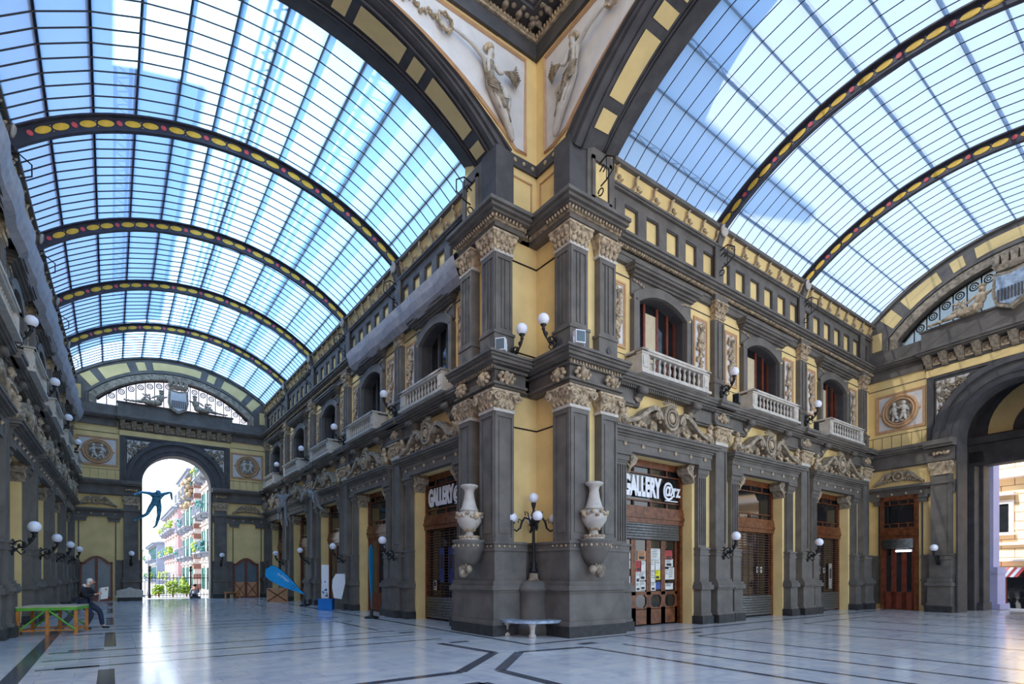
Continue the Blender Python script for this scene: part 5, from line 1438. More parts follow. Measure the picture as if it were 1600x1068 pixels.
# ------------------------------------------------------------------ floodlights on the cornice, security box, cables
def flood(p, rz, lab, m='iron'):
    t = thing('floodlight', lab, 'lamp', p, rz)
    MB().box(-.13, .13, -.16, .02, .1, .42).obj('housing', m, t)
    MB().box(-.11, .11, -.175, -.16, .13, .39).obj('lens', 'pane_grey', t)
    MB().tube([(-.15, -.07, .26), (-.15, -.07, .02), (.15, -.07, .02), (.15, -.07, .26)], .014, 4).obj('yoke', m, t)
flood(FR.loc(16.95, 7.2, .3), .3, 'black floodlight on the cornice right of the first high lamp, right wing')
flood(FR.loc(22.6, 7.2, .3), .4, 'black floodlight on the cornice left of the third balcony, right wing')
flood((8.15, 11.5, 7.22), -.9, 'white floodlight on the cornice left of the corner notch', 'white')
flood((9.42, 10.0, 7.22), -.3, 'white floodlight on the cornice right of the corner notch', 'white')
place(kits['LU'], (8.5, 11.56, -.28), 0, 'high wall lamp with white globe left of the corner notch')
place(kits['LU'], (9.3, 10.65, -.1), -pi/2, 'high wall lamp with white globe right of the corner notch')

# ------------------------------------------------------------------ protective net on the cornices
def net(F, s0, s1, lab):
    t = MB(); n = int((s1-s0)/.35); A = []
    rn = random.Random(5)
    prof = [(.16, 11.14), (.5, 11.12), (.62, 10.98), (.56, 10.7), (.46, 10.45), (.26, 10.3)]
    for i in range(n+1):
        x = (s0+(s1-s0)*i/n)*F.d; w = .04*sin(i*1.1)+.03*rn.random()
        A.append([(x, -(a+w), z-w*.8) for a, z in prof])
    for i in range(n):
        for j in range(len(prof)-1): t.add([A[i][j], A[i][j+1], A[i+1][j+1], A[i+1][j]], [(0, 1, 2, 3)], True)
    o = F.setobj(t.obj('protective_net', 'tarp', fix=False)); tag(o, lab, 'net')
net(FL, 13.9, 22.9, 'grey protective net wrapped over the upper cornice, left wing right wall')
net(FB, 13.2, 39.8, 'long grey protective net along the upper cornice, left wing left wall')

# ------------------------------------------------------------------ figures
def lerp(a, b, t): return Vector(a)*(1-t)+Vector(b)*t
def figure(J, parent, m='skin', fingers=True, sub=1, nm='body', k=1.0):
    """J: joints pelvis chest neck head + (L/R) sh el wr hip kn an toe.  x = forward, y = left, z up"""
    s = Sk(); R = lambda r: tuple(q*k for q in r) if isinstance(r, tuple) else r*k
    s.p('pel', J['pel'], R((.13, .1))).p('waist', lerp(J['pel'], J['chest'], .5), R((.12, .095)), 'pel').p('chest', J['chest'], R((.15, .11)), 'waist')
    s.p('nk0', lerp(J['chest'], J['neck'], .7), R(.075), 'chest').p('neck', J['neck'], R(.052), 'nk0').p('head', lerp(J['neck'], J['head'], .6), R(.07), 'neck').p('head2', J['head'], R((.082, .098)), 'head').p('top', Vector(J['head'])+Vector((-.01, 0, .08)), R(.06), 'head2')
    for q in 'LR':
        s.p('sh'+q, J['sh'+q], R(.058), 'chest').p('ua'+q, lerp(J['sh'+q], J['el'+q], .5), R(.048), 'sh'+q).p('el'+q, J['el'+q], R(.04), 'ua'+q).p('fa'+q, lerp(J['el'+q], J['wr'+q], .4), R(.04), 'el'+q).p('wr'+q, J['wr'+q], R(.027), 'fa'+q)
        d = (Vector(J['wr'+q])-Vector(J['el'+q])).normalized(); palm = Vector(J['wr'+q])+d*.06
        s.p('pm'+q, palm, R((.036, .02)), 'wr'+q)
        if fingers:
            up = Vector((0, 0, 1)); w = d.cross(up).normalized() if abs(d.z) < .95 else Vector((0, 1, 0)); n = w.cross(d)
            inw = -1 if q == 'L' else 1
            for f in range(4):
                b = palm+d*.03+n*(.027-.018*f); ln = (.036, .042, .04, .03)[f]
                s.p(f'f{q}{f}', b, .0095, 'pm'+q).p(f'g{q}{f}', b+d*ln*.8+w*.012*inw*-1, .0085, f'f{q}{f}').p(f'h{q}{f}', b+d*ln*1.1+w*.035*inw*-1, .0075, f'g{q}{f}')
            s.p(f't{q}', palm-d*.02+n*.038, .011, 'pm'+q).p(f'u{q}', palm+d*.02+n*.062-w*.015*inw, .009, f't{q}')
        s.p('hip'+q, J['hip'+q], R(.09), 'pel').p('th'+q, lerp(J['hip'+q], J['kn'+q], .5), R(.075), 'hip'+q).p('kn'+q, J['kn'+q], R(.055), 'th'+q).p('ca'+q, lerp(J['kn'+q], J['an'+q], .35), R(.056), 'kn'+q).p('an'+q, J['an'+q], R(.036), 'ca'+q).p('ball'+q, lerp(J['an'+q], J['toe'+q], .6)-Vector((0, 0, .01)), R((.04, .028)), 'an'+q).p('toe'+q, J['toe'+q], R((.032, .02)), 'ball'+q)
    return s.make(nm, m, parent, sub)
def cloth(names, J, radii, parent, nm, m, links):
    s = Sk()
    for i, (n, co, r) in enumerate(names):
        s.v.append(Vector(co)); s.r.append(r); s.i[n] = i
    s.e = [(s.i[a], s.i[b]) for a, b in links]
    return s.make(nm, m, parent, 1)

# seated reader
J = dict(pel=(0, 0, .86), chest=(.04, 0, 1.16), neck=(.12, 0, 1.33), head=(.2, 0, 1.41),
         shL=(.05, .17, 1.24), elL=(.2, .24, 1.02), wrL=(.42, .18, 1.14), shR=(.05, -.17, 1.24), elR=(.16, -.25, 1.0), wrR=(.4, -.2, 1.06),
         hipL=(.03, .09, .83), knL=(.36, .13, .56), anL=(.42, .15, .1), toeL=(.58, .18, .035), hipR=(.03, -.09, .83), knR=(.26, -.12, .46), anR=(.1, -.12, .1), toeR=(.25, -.14, .03))
for k_ in J: J[k_] = (J[k_][0], J[k_][1], J[k_][2]-(.04 if k_[:2] not in ('an', 'to') else 0))
man = thing('person', 'seated person in a dark jacket reading a newspaper on the green table edge', 'person', (-.62, 19.85, 0), atan2(-.35, .94))
body = figure(J, man)
f = MB(); H = Vector(J['head'])
f.ell(H+Vector((.078, 0, -.005)), (.022, .014, .026), 0, 'Y', 8, 6)     # nose
for sg in (-1, 1): f.ell(H+Vector((.0, sg*.075, 0)), (.02, .012, .033), 0, 'Y', 8, 6)
f.obj('nose_and_ears', 'skin', man)
f = MB()
for sg in (-1, 1): f.ell(H+Vector((.07, sg*.028, .028)), (.01, .012, .008), 0, 'Y', 8, 5)
f.box(H.x+.066, H.x+.074, -.02, .02, H.z-.045, H.z-.039)
f.obj('eyes_and_mouth', 'ink', man)
f = MB().ell(H+Vector((-.04, 0, .02)), (.085, .095, .085), 0, 'Y', 14, 9); f.ell(H+Vector((-.06, 0, -.03)), (.06, .085, .07), 0, 'Y', 12, 8); f.obj('hair', 'hair', man)
f = MB().tube([(H.x-.1, -.14, 1.24), (H.x-.16, -.06, 1.27), (H.x-.17, .04, 1.27), (H.x-.1, .14, 1.24)], [.03, .045, .045, .03], 8); f.obj('collar', 'hair', man)
jn = [('a', J['pel'], (.17, .14)), ('b', lerp(J['pel'], J['chest'], .5), (.17, .15)), ('c', J['chest'], (.18, .15)), ('n', lerp(J['chest'], J['neck'], .6), .09)]
lk = [('a', 'b'), ('b', 'c'), ('c', 'n')]
for q in 'LR':
    jn += [('s'+q, J['sh'+q], .085), ('m'+q, lerp(J['sh'+q], J['el'+q], .5), .072), ('e'+q, J['el'+q], .064), ('w'+q, lerp(J['el'+q], J['wr'+q], .88), .046)]; lk += [('c', 's'+q), ('s'+q, 'm'+q), ('m'+q, 'e'+q), ('e'+q, 'w'+q)]
cloth(jn, J, None, man, 'jacket', 'blackcloth', lk)
jn = [('a', Vector(J['pel'])-Vector((0, 0, .02)), (.15, .12))]; lk = []
for q in 'LR':
    jn += [('h'+q, J['hip'+q], .11), ('t'+q, lerp(J['hip'+q], J['kn'+q], .5), .098), ('k'+q, J['kn'+q], .078), ('c'+q, lerp(J['kn'+q], J['an'+q], .5), .07), ('x'+q, lerp(J['kn'+q], J['an'+q], 1.0), .064)]
    lk += [('a', 'h'+q), ('h'+q, 't'+q), ('t'+q, 'k'+q), ('k'+q, 'c'+q), ('c'+q, 'x'+q)]
cloth(jn, J, None, man, 'trousers', 'denim', lk)
for q in 'LR':
    a, b = Vector(J['an'+q]), Vector(J['toe'+q]); d = (b-a); d.z = 0
    s = Sk(); s.p('a', a+Vector((0, 0, -.03))-d*.15, (.05, .045)).p('b', a+d*.5+Vector((0, 0, -.045)), (.052, .036), 'a').p('c', a+d*1.05+Vector((0, 0, -.06)), (.045, .028), 'b')
    s.make('shoe', 'blackcloth', man)
t = thing('newspaper', 'open newspaper held up by the seated reader', 'newspaper', (-.62, 19.85, 0), atan2(-.35, .94))
n_ = MB()
for a, b, c, dd in (((.5, -.27, 1.18), (.43, .0, 1.2), (.41, .0, .86), (.47, -.24, .83)), ((.43, .0, 1.2), (.52, .26, 1.22), (.5, .25, .88), (.41, .0, .86))):
    o_ = Vector((.008, 0, 0)); n_.add([a, b, c, dd]+[tuple(Vector(q)+o_) for q in (a, b, c, dd)], [(0, 1, 2, 3), (7, 6, 5, 4), (0, 4, 5, 1), (1, 5, 6, 2), (2, 6, 7, 3), (3, 7, 4, 0)])
n_.obj('pages', 'paper', t)
n_ = MB()
for i in range(5): n_.add([(.4935-.011*i*0, -.24, 1.13-.06*i), (.44, -.03, 1.145-.06*i), (.438, -.03, 1.12-.06*i), (.49, -.24, 1.105-.06*i)], [(0, 1, 2, 3)])
n_.add([(.5, -.28, 1.0), (.46, -.15, 1.0), (.44, -.15, .9), (.48, -.27, .88)], [(0, 1, 2, 3)])
n_.obj('print', 'ink', t, fix=False)

# green table the reader sits on
ang = -.2
t = thing('trestle_table', 'low board table with green edge and orange legs at the left wall', 'table', (-1.22, 19.2, 0), ang)
TW, TD, TH_ = 1.2/2, 1.1/2, .72
MB().box(-TW-.04, TW+.04, -TD, TD, TH_, TH_+.03).obj('table_top', 'tabletop', t)
MB().box(-TW-.04, TW+.04, -TD, -TD+.03, TH_-.08, TH_).box(-TW-.04, TW+.04, TD-.03, TD, TH_-.08, TH_).box(-TW-.04, -TW-.01, -TD, TD, TH_-.08, TH_).box(TW+.01, TW+.04, -TD, TD, TH_-.08, TH_).obj('apron', 'green', t)
for x in (-TW, 0, TW):
    for y in (-TD+.05, TD-.05): MB().box(x-.035, x+.035, y-.035, y+.035, 0, TH_-.01).obj('leg', 'orange', t)
for x0, z0, x1, z1 in ((-TW, .12, -.05, TH_-.1), (TW, .12, .05, TH_-.1)):
    for y in (-TD+.0, TD-.0): MB().tube([(x0, y, z0), (x1, y, z1)], .022, 4, smooth=False).obj('brace', 'green', t)
for y in (-TD+.05, TD-.05): MB().box(-TW, TW, y-.02, y+.02, .1, .14).obj('stretcher', 'orange', t)
for sg in (-1, 1): MB().box(sg*TW-.02, sg*TW+.02, -TD, TD, .1, .14).obj('stretcher', 'orange', t)

# hanging wire figures
def wirefig(lab, loc, rz, J, m, tilt=0, sc_=1.0, mname='wire_sculpture', wires=()):
    t = thing(mname, lab, 'sculpture', loc, rz); t.rotation_euler = (0, tilt, rz); t.scale = (sc_,)*3
    figure(J, t, m, fingers=False, sub=1, nm='mesh_body', k=1.25)
    w = MB(); [w.tube([a, b], .008, 4) for a, b in wires]
    if wires: w.obj('hanging_wire', 'iron', t)
    return t
JF = dict(pel=(0, 0, 0), chest=(.14, 0, .32), neck=(.22, 0, .5), head=(.3, 0, .6), shL=(.14, .2, .42), elL=(.35, .32, .3), wrL=(.5, .25, .5), shR=(.14, -.2, .42), elR=(.3, -.42, .5), wrR=(.5, -.4, .62),
          hipL=(0, .1, -.05), knL=(.2, .18, -.42), anL=(-.15, .2, -.62), toeL=(-.3, .2, -.7), hipR=(0, -.1, -.05), knR=(-.1, -.1, -.48), anR=(-.3, -.14, -.86), toeR=(-.36, -.14, -1.02))
wirefig('grey wire mesh figure climbing, hung in front of the far shop bay', (7.75, 32.0, 5.45), pi*.45, JF, 'wire', 0, 1.25, wires=(((0, 0, 1.6), (.1, 0, .4)), ((0, 0, -.4), (0, .1, -3.2))))
JG = dict(pel=(0, 0, 0), chest=(.2, 0, .2), neck=(.34, 0, .3), head=(.42, 0, .38), shL=(.2, .2, .28), elL=(.1, .42, .1), wrL=(.1, .5, -.18), shR=(.2, -.2, .28), elR=(.3, -.4, .05), wrR=(.3, -.42, -.2),
          hipL=(-.04, .1, -.02), knL=(-.35, .2, .15), anL=(-.5, .25, -.2), toeL=(-.6, .25, -.3), hipR=(-.04, -.1, -.02), knR=(-.1, -.2, -.4), anR=(-.4, -.2, -.5), toeR=(-.5, -.2, -.6))
wirefig('grey wire mesh figure crouching above the fourth left wing door', (7.95, 27.0, 5.3), pi*.55, JG, 'wire', 0, 1.15, wires=(((.1, 0, 1.6), (.1, 0, .2)),))
JH = dict(pel=(0, 0, 0), chest=(.1, .02, .34), neck=(.2, .03, .5), head=(.34, .05, .54), shL=(.1, .24, .42), elL=(.0, .5, .5), wrL=(-.1, .55, .2), shR=(.1, -.24, .42), elR=(.3, -.5, .48), wrR=(.4, -.72, .4),
          hipL=(0, .12, -.05), knL=(.1, .1, -.5), anL=(0, .02, -.95), toeL=(0, -.1, -1.05), hipR=(0, -.12, -.05), knR=(.1, -.3, -.45), anR=(-.1, -.62, -.72), toeR=(-.1, -.75, -.82))
wirefig('blue green wire figure flying in the far archway', (2.25, 39.6, 5.9), -pi/2, JH, 'bluewire', .35, 1.5, wires=(((0, 0, 1.5), (.1, 0, .5)),))

# feather flags
def feather(lab, loc, rz, lean, logo, s00=.35):
    t = thing('feather_flag', lab, 'flag', loc, rz)
    MB().lathe([(.26, 0), (.26, .05), (.06, .1), (.05, .3), (.02, .34)], seg=14).obj('base', 'iron', t)
    n = 18; L0, L1 = [], []
    # centreline of the cloth
    for i in range(n+1):
        f_ = i/n; s_ = s00+f_*2.35; w = .02+.36*sin(min(1, f_*1.12)*pi*.55)**1.3 if f_ < .86 else .36*sqrt(max(0, 1-((f_-.86)/.14)**2))+.005
        c = Vector((sin(lean)*(s_-s00), 0, cos(lean)*(s_-s00)+s00*.6+.1)); nrm = Vector((cos(lean), 0, -sin(lean)))
        L0.append(c-nrm*w); L1.append(c+nrm*w)
    b = MB()
    k = n+1
    v0 = [p+Vector((0, -.006, 0)) for p in L0+L1]; v1 = [p+Vector((0, .006, 0)) for p in L0+L1]
    fs = [(i, i+1, k+i+1, k+i) for i in range(n)]
    b.add(v0, fs); b.add(v1, fs); b.strip([p+Vector((0, -.006, 0)) for p in L0], [p+Vector((0, .006, 0)) for p in L0]); b.strip([p+Vector((0, -.006, 0)) for p in L1], [p+Vector((0, .006, 0)) for p in L1])
    b.obj('cloth', 'blueflag', t, fix=False)
    MB().tube([(0, 0, .3)]+[p for p in (L1 if lean < 0 else L0)], .014, 5).obj('pole', 'iron', t)
    if logo:
        cu = bpy.data.curves.new('lettering', 'FONT'); cu.body = 'ArtNaps'; cu.size = .2; cu.extrude = .002; cu.align_x = 'CENTER'
        o = bpy.data.objects.new('lettering', cu); COL.objects.link(o); o.parent = t; cu.materials.append(M['white'])
        c = Vector((sin(lean)*1.35, -.012, cos(lean)*1.35+.62)); o.location = c; o.rotation_euler = (pi/2, -(-lean-pi/2)*1, 0) if False else (pi/2, pi/2+lean, 0)
        text_mesh(o)
        c = Vector((sin(lean)*.72, -.012, cos(lean)*.72+.53)); d = MB()
        for i in range(9):
            a = 2*pi*i/9; d.ell(c+Vector((.09*cos(a), -.004, .09*sin(a))), (.024, .003, .018), 0, 'Y', 6, 4)
        d.obj('printed_flower', 'ink', t)
    return t
feather('blue feather flag leaning left with white lettering, near the far right wall', (7.9, 28.3, 0), -radians(36.4)+.0, -.98, True, .75)
feather('blue feather flag seen edge on beside the second pilaster', (7.62, 18.9, 0), 1.0, -.05, False)

# promotional stand, easel and box
t = thing('display_stand', 'narrow white display totem with blue print beside the easel', 'stand', (7.75, 24.6, 0), -.6)
MB().box(-.16, .16, -.03, .03, .3, 2.0).obj('panel', 'white', t); MB().tube([(0, 0, 0), (0, 0, .4)], .02, 5).obj('post', 'iron', t)
p = MB(); rn = random.Random(9)
for i in range(12): p.ell((rn.uniform(-.12, .12), -.035, rn.uniform(.6, 1.3)), (.03, .006, .04), rn.random()*3, 'Y', 6, 4)
p.obj('blue_print', 'posterblue', t)
t = thing('blue_box', 'blue plastic box at the foot of the display stand', 'box', (7.72, 24.35, 0), -.6)
MB().box(-.3, .3, -.2, .2, 0, .5).obj('body', 'bluebox', t); MB().box(-.32, .32, -.22, .22, .46, .5).obj('rim', 'bluebox', t)
t = thing('easel_mirror', 'silver curved board standing on thin legs beside the pilaster', 'sign', (8.0, 23.6, 0), -.75)
b = MB(); P = [(-.2, .55), (-.28, 1.0), (-.26, 1.35), (-.1, 1.6), (.3, 1.6), (.32, 1.2), (.2, .7), (.14, .5)]
b.poly(P, -.02, .02); b.obj('board', 'white', t)
for x in (-.15, .1, .22): MB().tube([(x, .02, 0), (x*.8, .02, .8)], .014, 4).obj('leg', 'steel', t)
t = thing('plywood_crate', 'plywood crate with cross braces against the far pilaster', 'crate', (7.75, 33.2, 0), -.3)
MB().box(-.55, .55, -.35, .35, 0, .78).obj('body', 'crate', t)
MB().tube([(-.5, -.37, .05), (.5, -.37, .74)], .03, 4, smooth=False).tube([(.5, -.37, .05), (-.5, -.37, .74)], .03, 4, smooth=False).obj('brace', 'redwood', t)
t = thing('low_bench', 'small wooden bench right of the far archway', 'bench', (LCX+2.95, 39.3, 0), 0)
MB().box(-.45, .45, -.18, .18, .38, .43).obj('seat', 'orange', t)
for x in (-.4, .4): MB().box(x-.03, x+.03, -.15, .15, 0, .38).obj('leg', 'orange', t)
t = thing('stone_bench', 'white carved stone bench left of the far archway', 'bench', (LCX-2.5, 39.2, 0), 0)
MB().box(-.7, .7, -.2, .25, .22, .34).obj('seat', 'white_stone', t); MB().box(-.6, .6, -.15, .2, 0, .22).obj('base', 'black_stone', t)
MB().poly([(-.65, .34), (-.65, .6), (-.45, .68), (-.2, .72), (0, .82), (.2, .72), (.45, .68), (.65, .6), (.65, .34)], -.25, -.17).obj('back', 'white_stone', t)

# ------------------------------------------------------------------ street beyond the left archway
gy = 42.0
struct(MB().box(-30, 40, 41.2, 150, -.1, -.02).obj('street', 'asphalt'), 'ground_street')
def fence(y, x0, x1):
    t = thing('iron_gate', 'black iron railing with tall posts across the archway', 'gate')
    MB().box(x0, x1, y-.02, y+.02, 1.3, 1.34).box(x0, x1, y-.02, y+.02, .15, .19).obj('rail', 'iron', t)
    b = MB().tube([(0, 0, 0), (0, 0, 1.5)], .014, 4); b.ell((0, 0, 1.53), (.025, .025, .05)); b0 = b.obj('bar', 'iron', t); b0.location = (x0, y, 0)
    n = int((x1-x0)/.2)
    for i in range(1, n): dup(b0, (x0+i*.2, y, 0), parent=t)
    for x in (LCX-1.35, LCX+1.0): MB().lathe([(.09, 0), (.09, .2), (.05, .3), (.05, 1.7), (.1, 1.85), (.06, 1.95), (.1, 2.05), (.03, 2.15)], (x, y, 0), 10).obj('post', 'iron', t)
fence(43.2, LCX-2.4, LCX+2.4)
rn = random.Random(21)
for i, (x, y, s_, w) in enumerate(((LCX-.75, 44.8, .38, 'leftmost'), (LCX+.05, 44.4, .56, 'largest'), (LCX+.9, 44.8, .36, 'small round'))):
    t = thing('shrub', f'{w} yellow green shrub behind the gate', 'shrub', (x, y, 0))
    b = MB()
    for k in range(150):
        a, h = rn.random()*2*pi, rn.random(); r = s_*(.25+.75*rn.random())*sqrt(max(.1, 1-(h-.4)**2*1.6))
        b.ell((r*cos(a), r*sin(a), .2+h*s_*1.6), (.09, .09, .035), rn.random()*3, 'XYZ'[k % 3], 5, 3)
    o = b.obj('foliage', 'leaf', t); MB().tube([(0, 0, 0), (0, 0, s_)], .04, 5).obj('stem', 'orange', t)
def town(lab, x, y0, y1, H, m, floors, win, shut, rng, brick=False, dz=0.0):
    t = thing('town_house', lab, 'building', (0, 0, dz)); n_ = 9
    MB().box(x, x+n_, y0, y1, 0, H).obj('wall', m, t)
    MB().box(x-.7, x, y0-.2, y1+.2, H, H+.15).box(x-.5, x, y0, y1, H-.25, H).box(x, x+n_, y0-.2, y1, H, H+.3).obj('roof_cornice', 'ext_grey', t)
    fh = H/floors; bays = max(2, int((y1-y0)/3.2)); w0 = s0 = b0 = r0 = None
    for f in range(floors):
        for b in range(bays):
            y = y0+(b+.5)*(y1-y0)/bays; z = f*fh+fh*.25
            if w0 is None:
                w0 = MB().box(-.04, .02, -.45, .45, 0, 1.9).obj('window', 'pane', t); w0.location = (x, y, z)
                s0 = MB().box(-.08, -.03, -.95, -.48, 0, 1.9).box(-.08, -.03, .48, .95, 0, 1.9).obj('shutters', shut, t); s0.location = (x, y, z)
                m0 = MB().box(-.12, 0, -.62, .62, 1.9, 2.15).obj('window_hood', 'white_stone', t); m0.location = (x, y, z)
            else:
                for o in (w0, s0, m0): dup(o, (x, y, z), parent=t)
            if f:
                if b0 is None:
                    q = MB().box(-.85, 0, -1.15, 1.15, -.2, -.08)
                    for j in range(12): q.box(-.83, -.8, -1.12+j*.2, -1.09+j*.2, -.08, .85)
                    q.box(-.85, -.8, -1.15, 1.15, .82, .87).box(-.85, 0, -1.15, -1.12, .82, .87).box(-.85, 0, 1.12, 1.15, .82, .87)
                    for sg in (-1, 1): q.box(-.6, 0, sg*.9-.08, sg*.9+.08, -.5, -.2)
                    b0 = q.obj('balcony', 'ext_grey', t); b0.location = (x, y, z)
                else: dup(b0, (x, y, z), parent=t)
                if rng.random() < .45:
                    q = MB()
                    for j in range(14): q.ell((-.7+rng.uniform(-.2, .2), rng.uniform(-1, 1), rng.uniform(0, .9)), (.16, .2, .16), 0, 'Y', 6, 4)
                    o = q.obj('balcony_plants', rng.choice(['leaf', 'shutter', 'leaf']), t); o.location = (x, y, z)
    for f in range(1, floors): MB().box(x-.15, x, y0, y1, f*fh-.12, f*fh+.05).obj('string_course', 'white_stone', t)
    if brick:
        q = MB(); k = int(H/.5)
        for i in range(0, k): 
            if i % 2: q.box(x-.06, x+1.2, y0-.06, y0+1.3, i*.5, i*.5+.48)
        q.obj('banded_quoins', 'ext_brick', t)
        q = MB()
        for i in range(40): q.ell((x-.3+rng.uniform(-.3, .2), y0+rng.uniform(.5, 7), H-1.2+rng.uniform(-2, .6)), (.3, .3, .25), i, 'Y', 6, 4)
        q.obj('carved_eaves', 'orn', t)
rg = random.Random(3)
town('near rose building with balconies and teal shutters on the right', 6.9, 52, 58.5, 13.4, 'ext_beige', 4, None, 'shutter', rg, dz=-.6)
town('pale building with brown banded corner beyond the archway', 6.7, 62, 73, 15.2, 'ext_beige', 5, None, 'shutter', rg, True, dz=-3.4)
town('rose pink building halfway down the street', 6.6, 77, 96, 15.8, 'ext_pink', 5, None, 'white', rg, dz=-6.2)
town('grey blue building at the far end of the street', 5.9, 102, 124, 16.0, 'ext_grey', 5, None, 'shutter', rg, dz=-9.6)
t = thing('town_house', 'distant ochre building closing the street on the left', 'building', (0, 0, -5.8))
MB().box(-18, 5.2, 130, 140, 0, 11.8).obj('wall', 'ext_yellow', t); MB().box(-18, 5.4, 129.4, 130, 11.8, 12.2).box(-18, 5.4, 129.7, 130, 8.0, 8.2).obj('roof_cornice', 'white_stone', t)
w0 = None
for i in range(6):
    for z in (2, 5, 9):
        if w0 is None: w0 = MB().box(-.6, .6, -.06, 0, 0, 1.8).obj('window', 'pane_grey', t); w0.location = (-7+i*2.2, 130, z)
        else: dup(w0, (-7+i*2.2, 130, z), parent=t)
t = thing('street_lamp', 'white street lamp beyond the gate at the left of the archway', 'lamp', (LCX-1.1, 50, 0))
MB().lathe([(.12, 0), (.06, .4), (.045, 2.5), (.08, 2.6)], seg=8).obj('post', 'ext_grey', t); MB().ell((0, 0, 2.85), (.2, .2, .26)).obj('lantern', 'globe', t)
def sitter(lab, loc, rz, m):
    t = thing('person', lab, 'person', loc, rz)
    J2 = dict(pel=(0, 0, .5), chest=(.04, 0, .82), neck=(.06, 0, 1.0), head=(.1, 0, 1.12), shL=(.03, .17, .92), elL=(.14, .24, .68), wrL=(.34, .12, .62), shR=(.03, -.17, .92), elR=(.14, -.24, .68), wrR=(.34, -.1, .62),
              hipL=(.02, .1, .48), knL=(.42, .14, .5), anL=(.44, .14, .1), toeL=(.6, .14, .04), hipR=(.02, -.1, .48), knR=(.42, -.14, .5), anR=(.44, -.14, .1), toeR=(.6, -.14, .04))
    figure(J2, t, 'skin', fingers=False)
    jn = [('a', J2['pel'], (.17, .14)), ('c', J2['chest'], (.18, .15)), ('n', (.06, 0, .95), .09)]; lk = [('a', 'c'), ('c', 'n')]
    for q in 'LR': jn += [('s'+q, J2['sh'+q], .085), ('e'+q, J2['el'+q], .064), ('w'+q, lerp(J2['el'+q], J2['wr'+q], .85), .046)]; lk += [('c', 's'+q), ('s'+q, 'e'+q), ('e'+q, 'w'+q)]
    cloth(jn, J2, None, t, 'jacket', m, lk)
    jn = [('a', (0, 0, .48), (.15, .12))]; lk = []
    for q in 'LR': jn += [('h'+q, J2['hip'+q], .11), ('k'+q, J2['kn'+q], .08), ('x'+q, lerp(J2['kn'+q], J2['an'+q], .9), .062)]; lk += [('a', 'h'+q), ('h'+q, 'k'+q), ('k'+q, 'x'+q)]
    cloth(jn, J2, None, t, 'trousers', 'denim', lk)
    MB().ell((.07, 0, 1.15), (.09, .1, .1), 0, 'Y', 12, 8).obj('hair', 'blackcloth', t)
sitter('person in dark clothes sitting low under the right side of the far archway', (LCX+1.05, 41.3, -.3), pi/2, 'ext_grey')
MBs = MB().box(LCX+.75, LCX+1.35, 41.0, 41.5, 0, .12); tag(MBs.obj('low_block', 'black_stone'), 'low dark block under the sitting person in the far archway', 'block')

# ------------------------------------------------------------------ outside the right archway
def gobj(o): o.location = (gcx, gcy, 0); o.rotation_euler = (0, 0, GR); return o
struct(gobj(MB().box(-14, 14, .7, 6, -.1, -.02).box(-14, 14, 6, 30, -.9, -.8).obj('pavement', 'asphalt')), 'ground_right')
t = thing('ochre_building', 'sunlit ochre ashlar building beyond the right archway', 'building', (gcx, gcy, 0), GR)
t.name = 'street_building'
MB().box(-12, 12, 12, 16, -.8, 14).obj('wall', 'ext_yellow', t)
q = MB()
for i in range(28): q.box(-12, 12, 11.985, 12.0, .5*i, .5*i+.025)
for i in range(28):
    for j in range(20): q.box(-12+j*1.2+(i % 2)*.6, -11.975+j*1.2+(i % 2)*.6, 11.985, 12, .5*i, .5*i+.5)
q.obj('ashlar_joints', 'ext_brick', t)
MB().box(-12, 12, 11.7, 12, 3.2, 3.35).box(-12, 12, 11.6, 12, 2.3, 2.4).box(-12, 12, 11.3, 12, 6.9, 7.3).obj('string_course', 'ext_beige', t)
for x in (-4.75, -1.9, 1.0, 3.9):
    o = MB().box(x-.55, x-.36, 11.8, 12, 3.9, 5.5).box(x+.36, x+.55, 11.8, 12, 3.9, 5.5).box(x-.7, x+.7, 11.4, 12, 5.95, 6.1).box(x-.65, x+.65, 11.6, 12, 3.75, 3.9).box(x-.55, x+.55, 11.8, 12, 5.5, 5.7).obj('window_frame', 'ext_beige', t)
    MB().box(x-.36, x+.36, 11.9, 11.98, 3.9, 5.5).obj('pane', 'pane', o)
t = thing('lavender_column', 'lavender painted pillar just outside the right archway', 'pillar', (gcx, gcy, 0), GR)
MB().box(-2.8, -2.2, 4.0, 4.6, 1.9, 8).obj('shaft', 'lavender', t); MB().box(-2.9, -2.02, 3.9, 4.7, .25, 1.6).box(-3, -1.9, 3.8, 4.8, 0, .25).box(-2.95, -2.0, 3.85, 4.75, 1.6, 1.9).obj('pedestal', 'lavender', t)
t = thing('shop_awning', 'red and white striped awning on the building across the street', 'awning', (gcx, gcy, 0), GR)
for i in range(10):
    x = -5.3+i*.16
    MB().add([(x, 11.9, 1.95), (x+.16, 11.9, 1.95), (x+.16, 10.9, 1.45), (x, 10.9, 1.45), (x, 11.9, 1.92), (x+.16, 11.9, 1.92), (x+.16, 10.9, 1.42), (x, 10.9, 1.42)], [(0, 1, 2, 3), (7, 6, 5, 4), (0, 4, 5, 1), (1, 5, 6, 2), (2, 6, 7, 3), (3, 7, 4, 0)]).obj('stripe', 'awning' if i % 2 else 'white', t)
t = thing('shop_window', 'dark shop front under the striped awning', 'shop', (gcx, gcy, 0), GR)
MB().box(-5.4, -3.7, 11.93, 11.97, -.7, 1.8).obj('pane', 'pane', t); MB().box(-5.5, -5.4, 11.85, 12, -.8, 1.9).box(-3.7, -3.6, 11.85, 12, -.8, 1.9).box(-4.6, -4.5, 11.88, 12, -.8, 1.8).obj('frame', 'redwood', t)
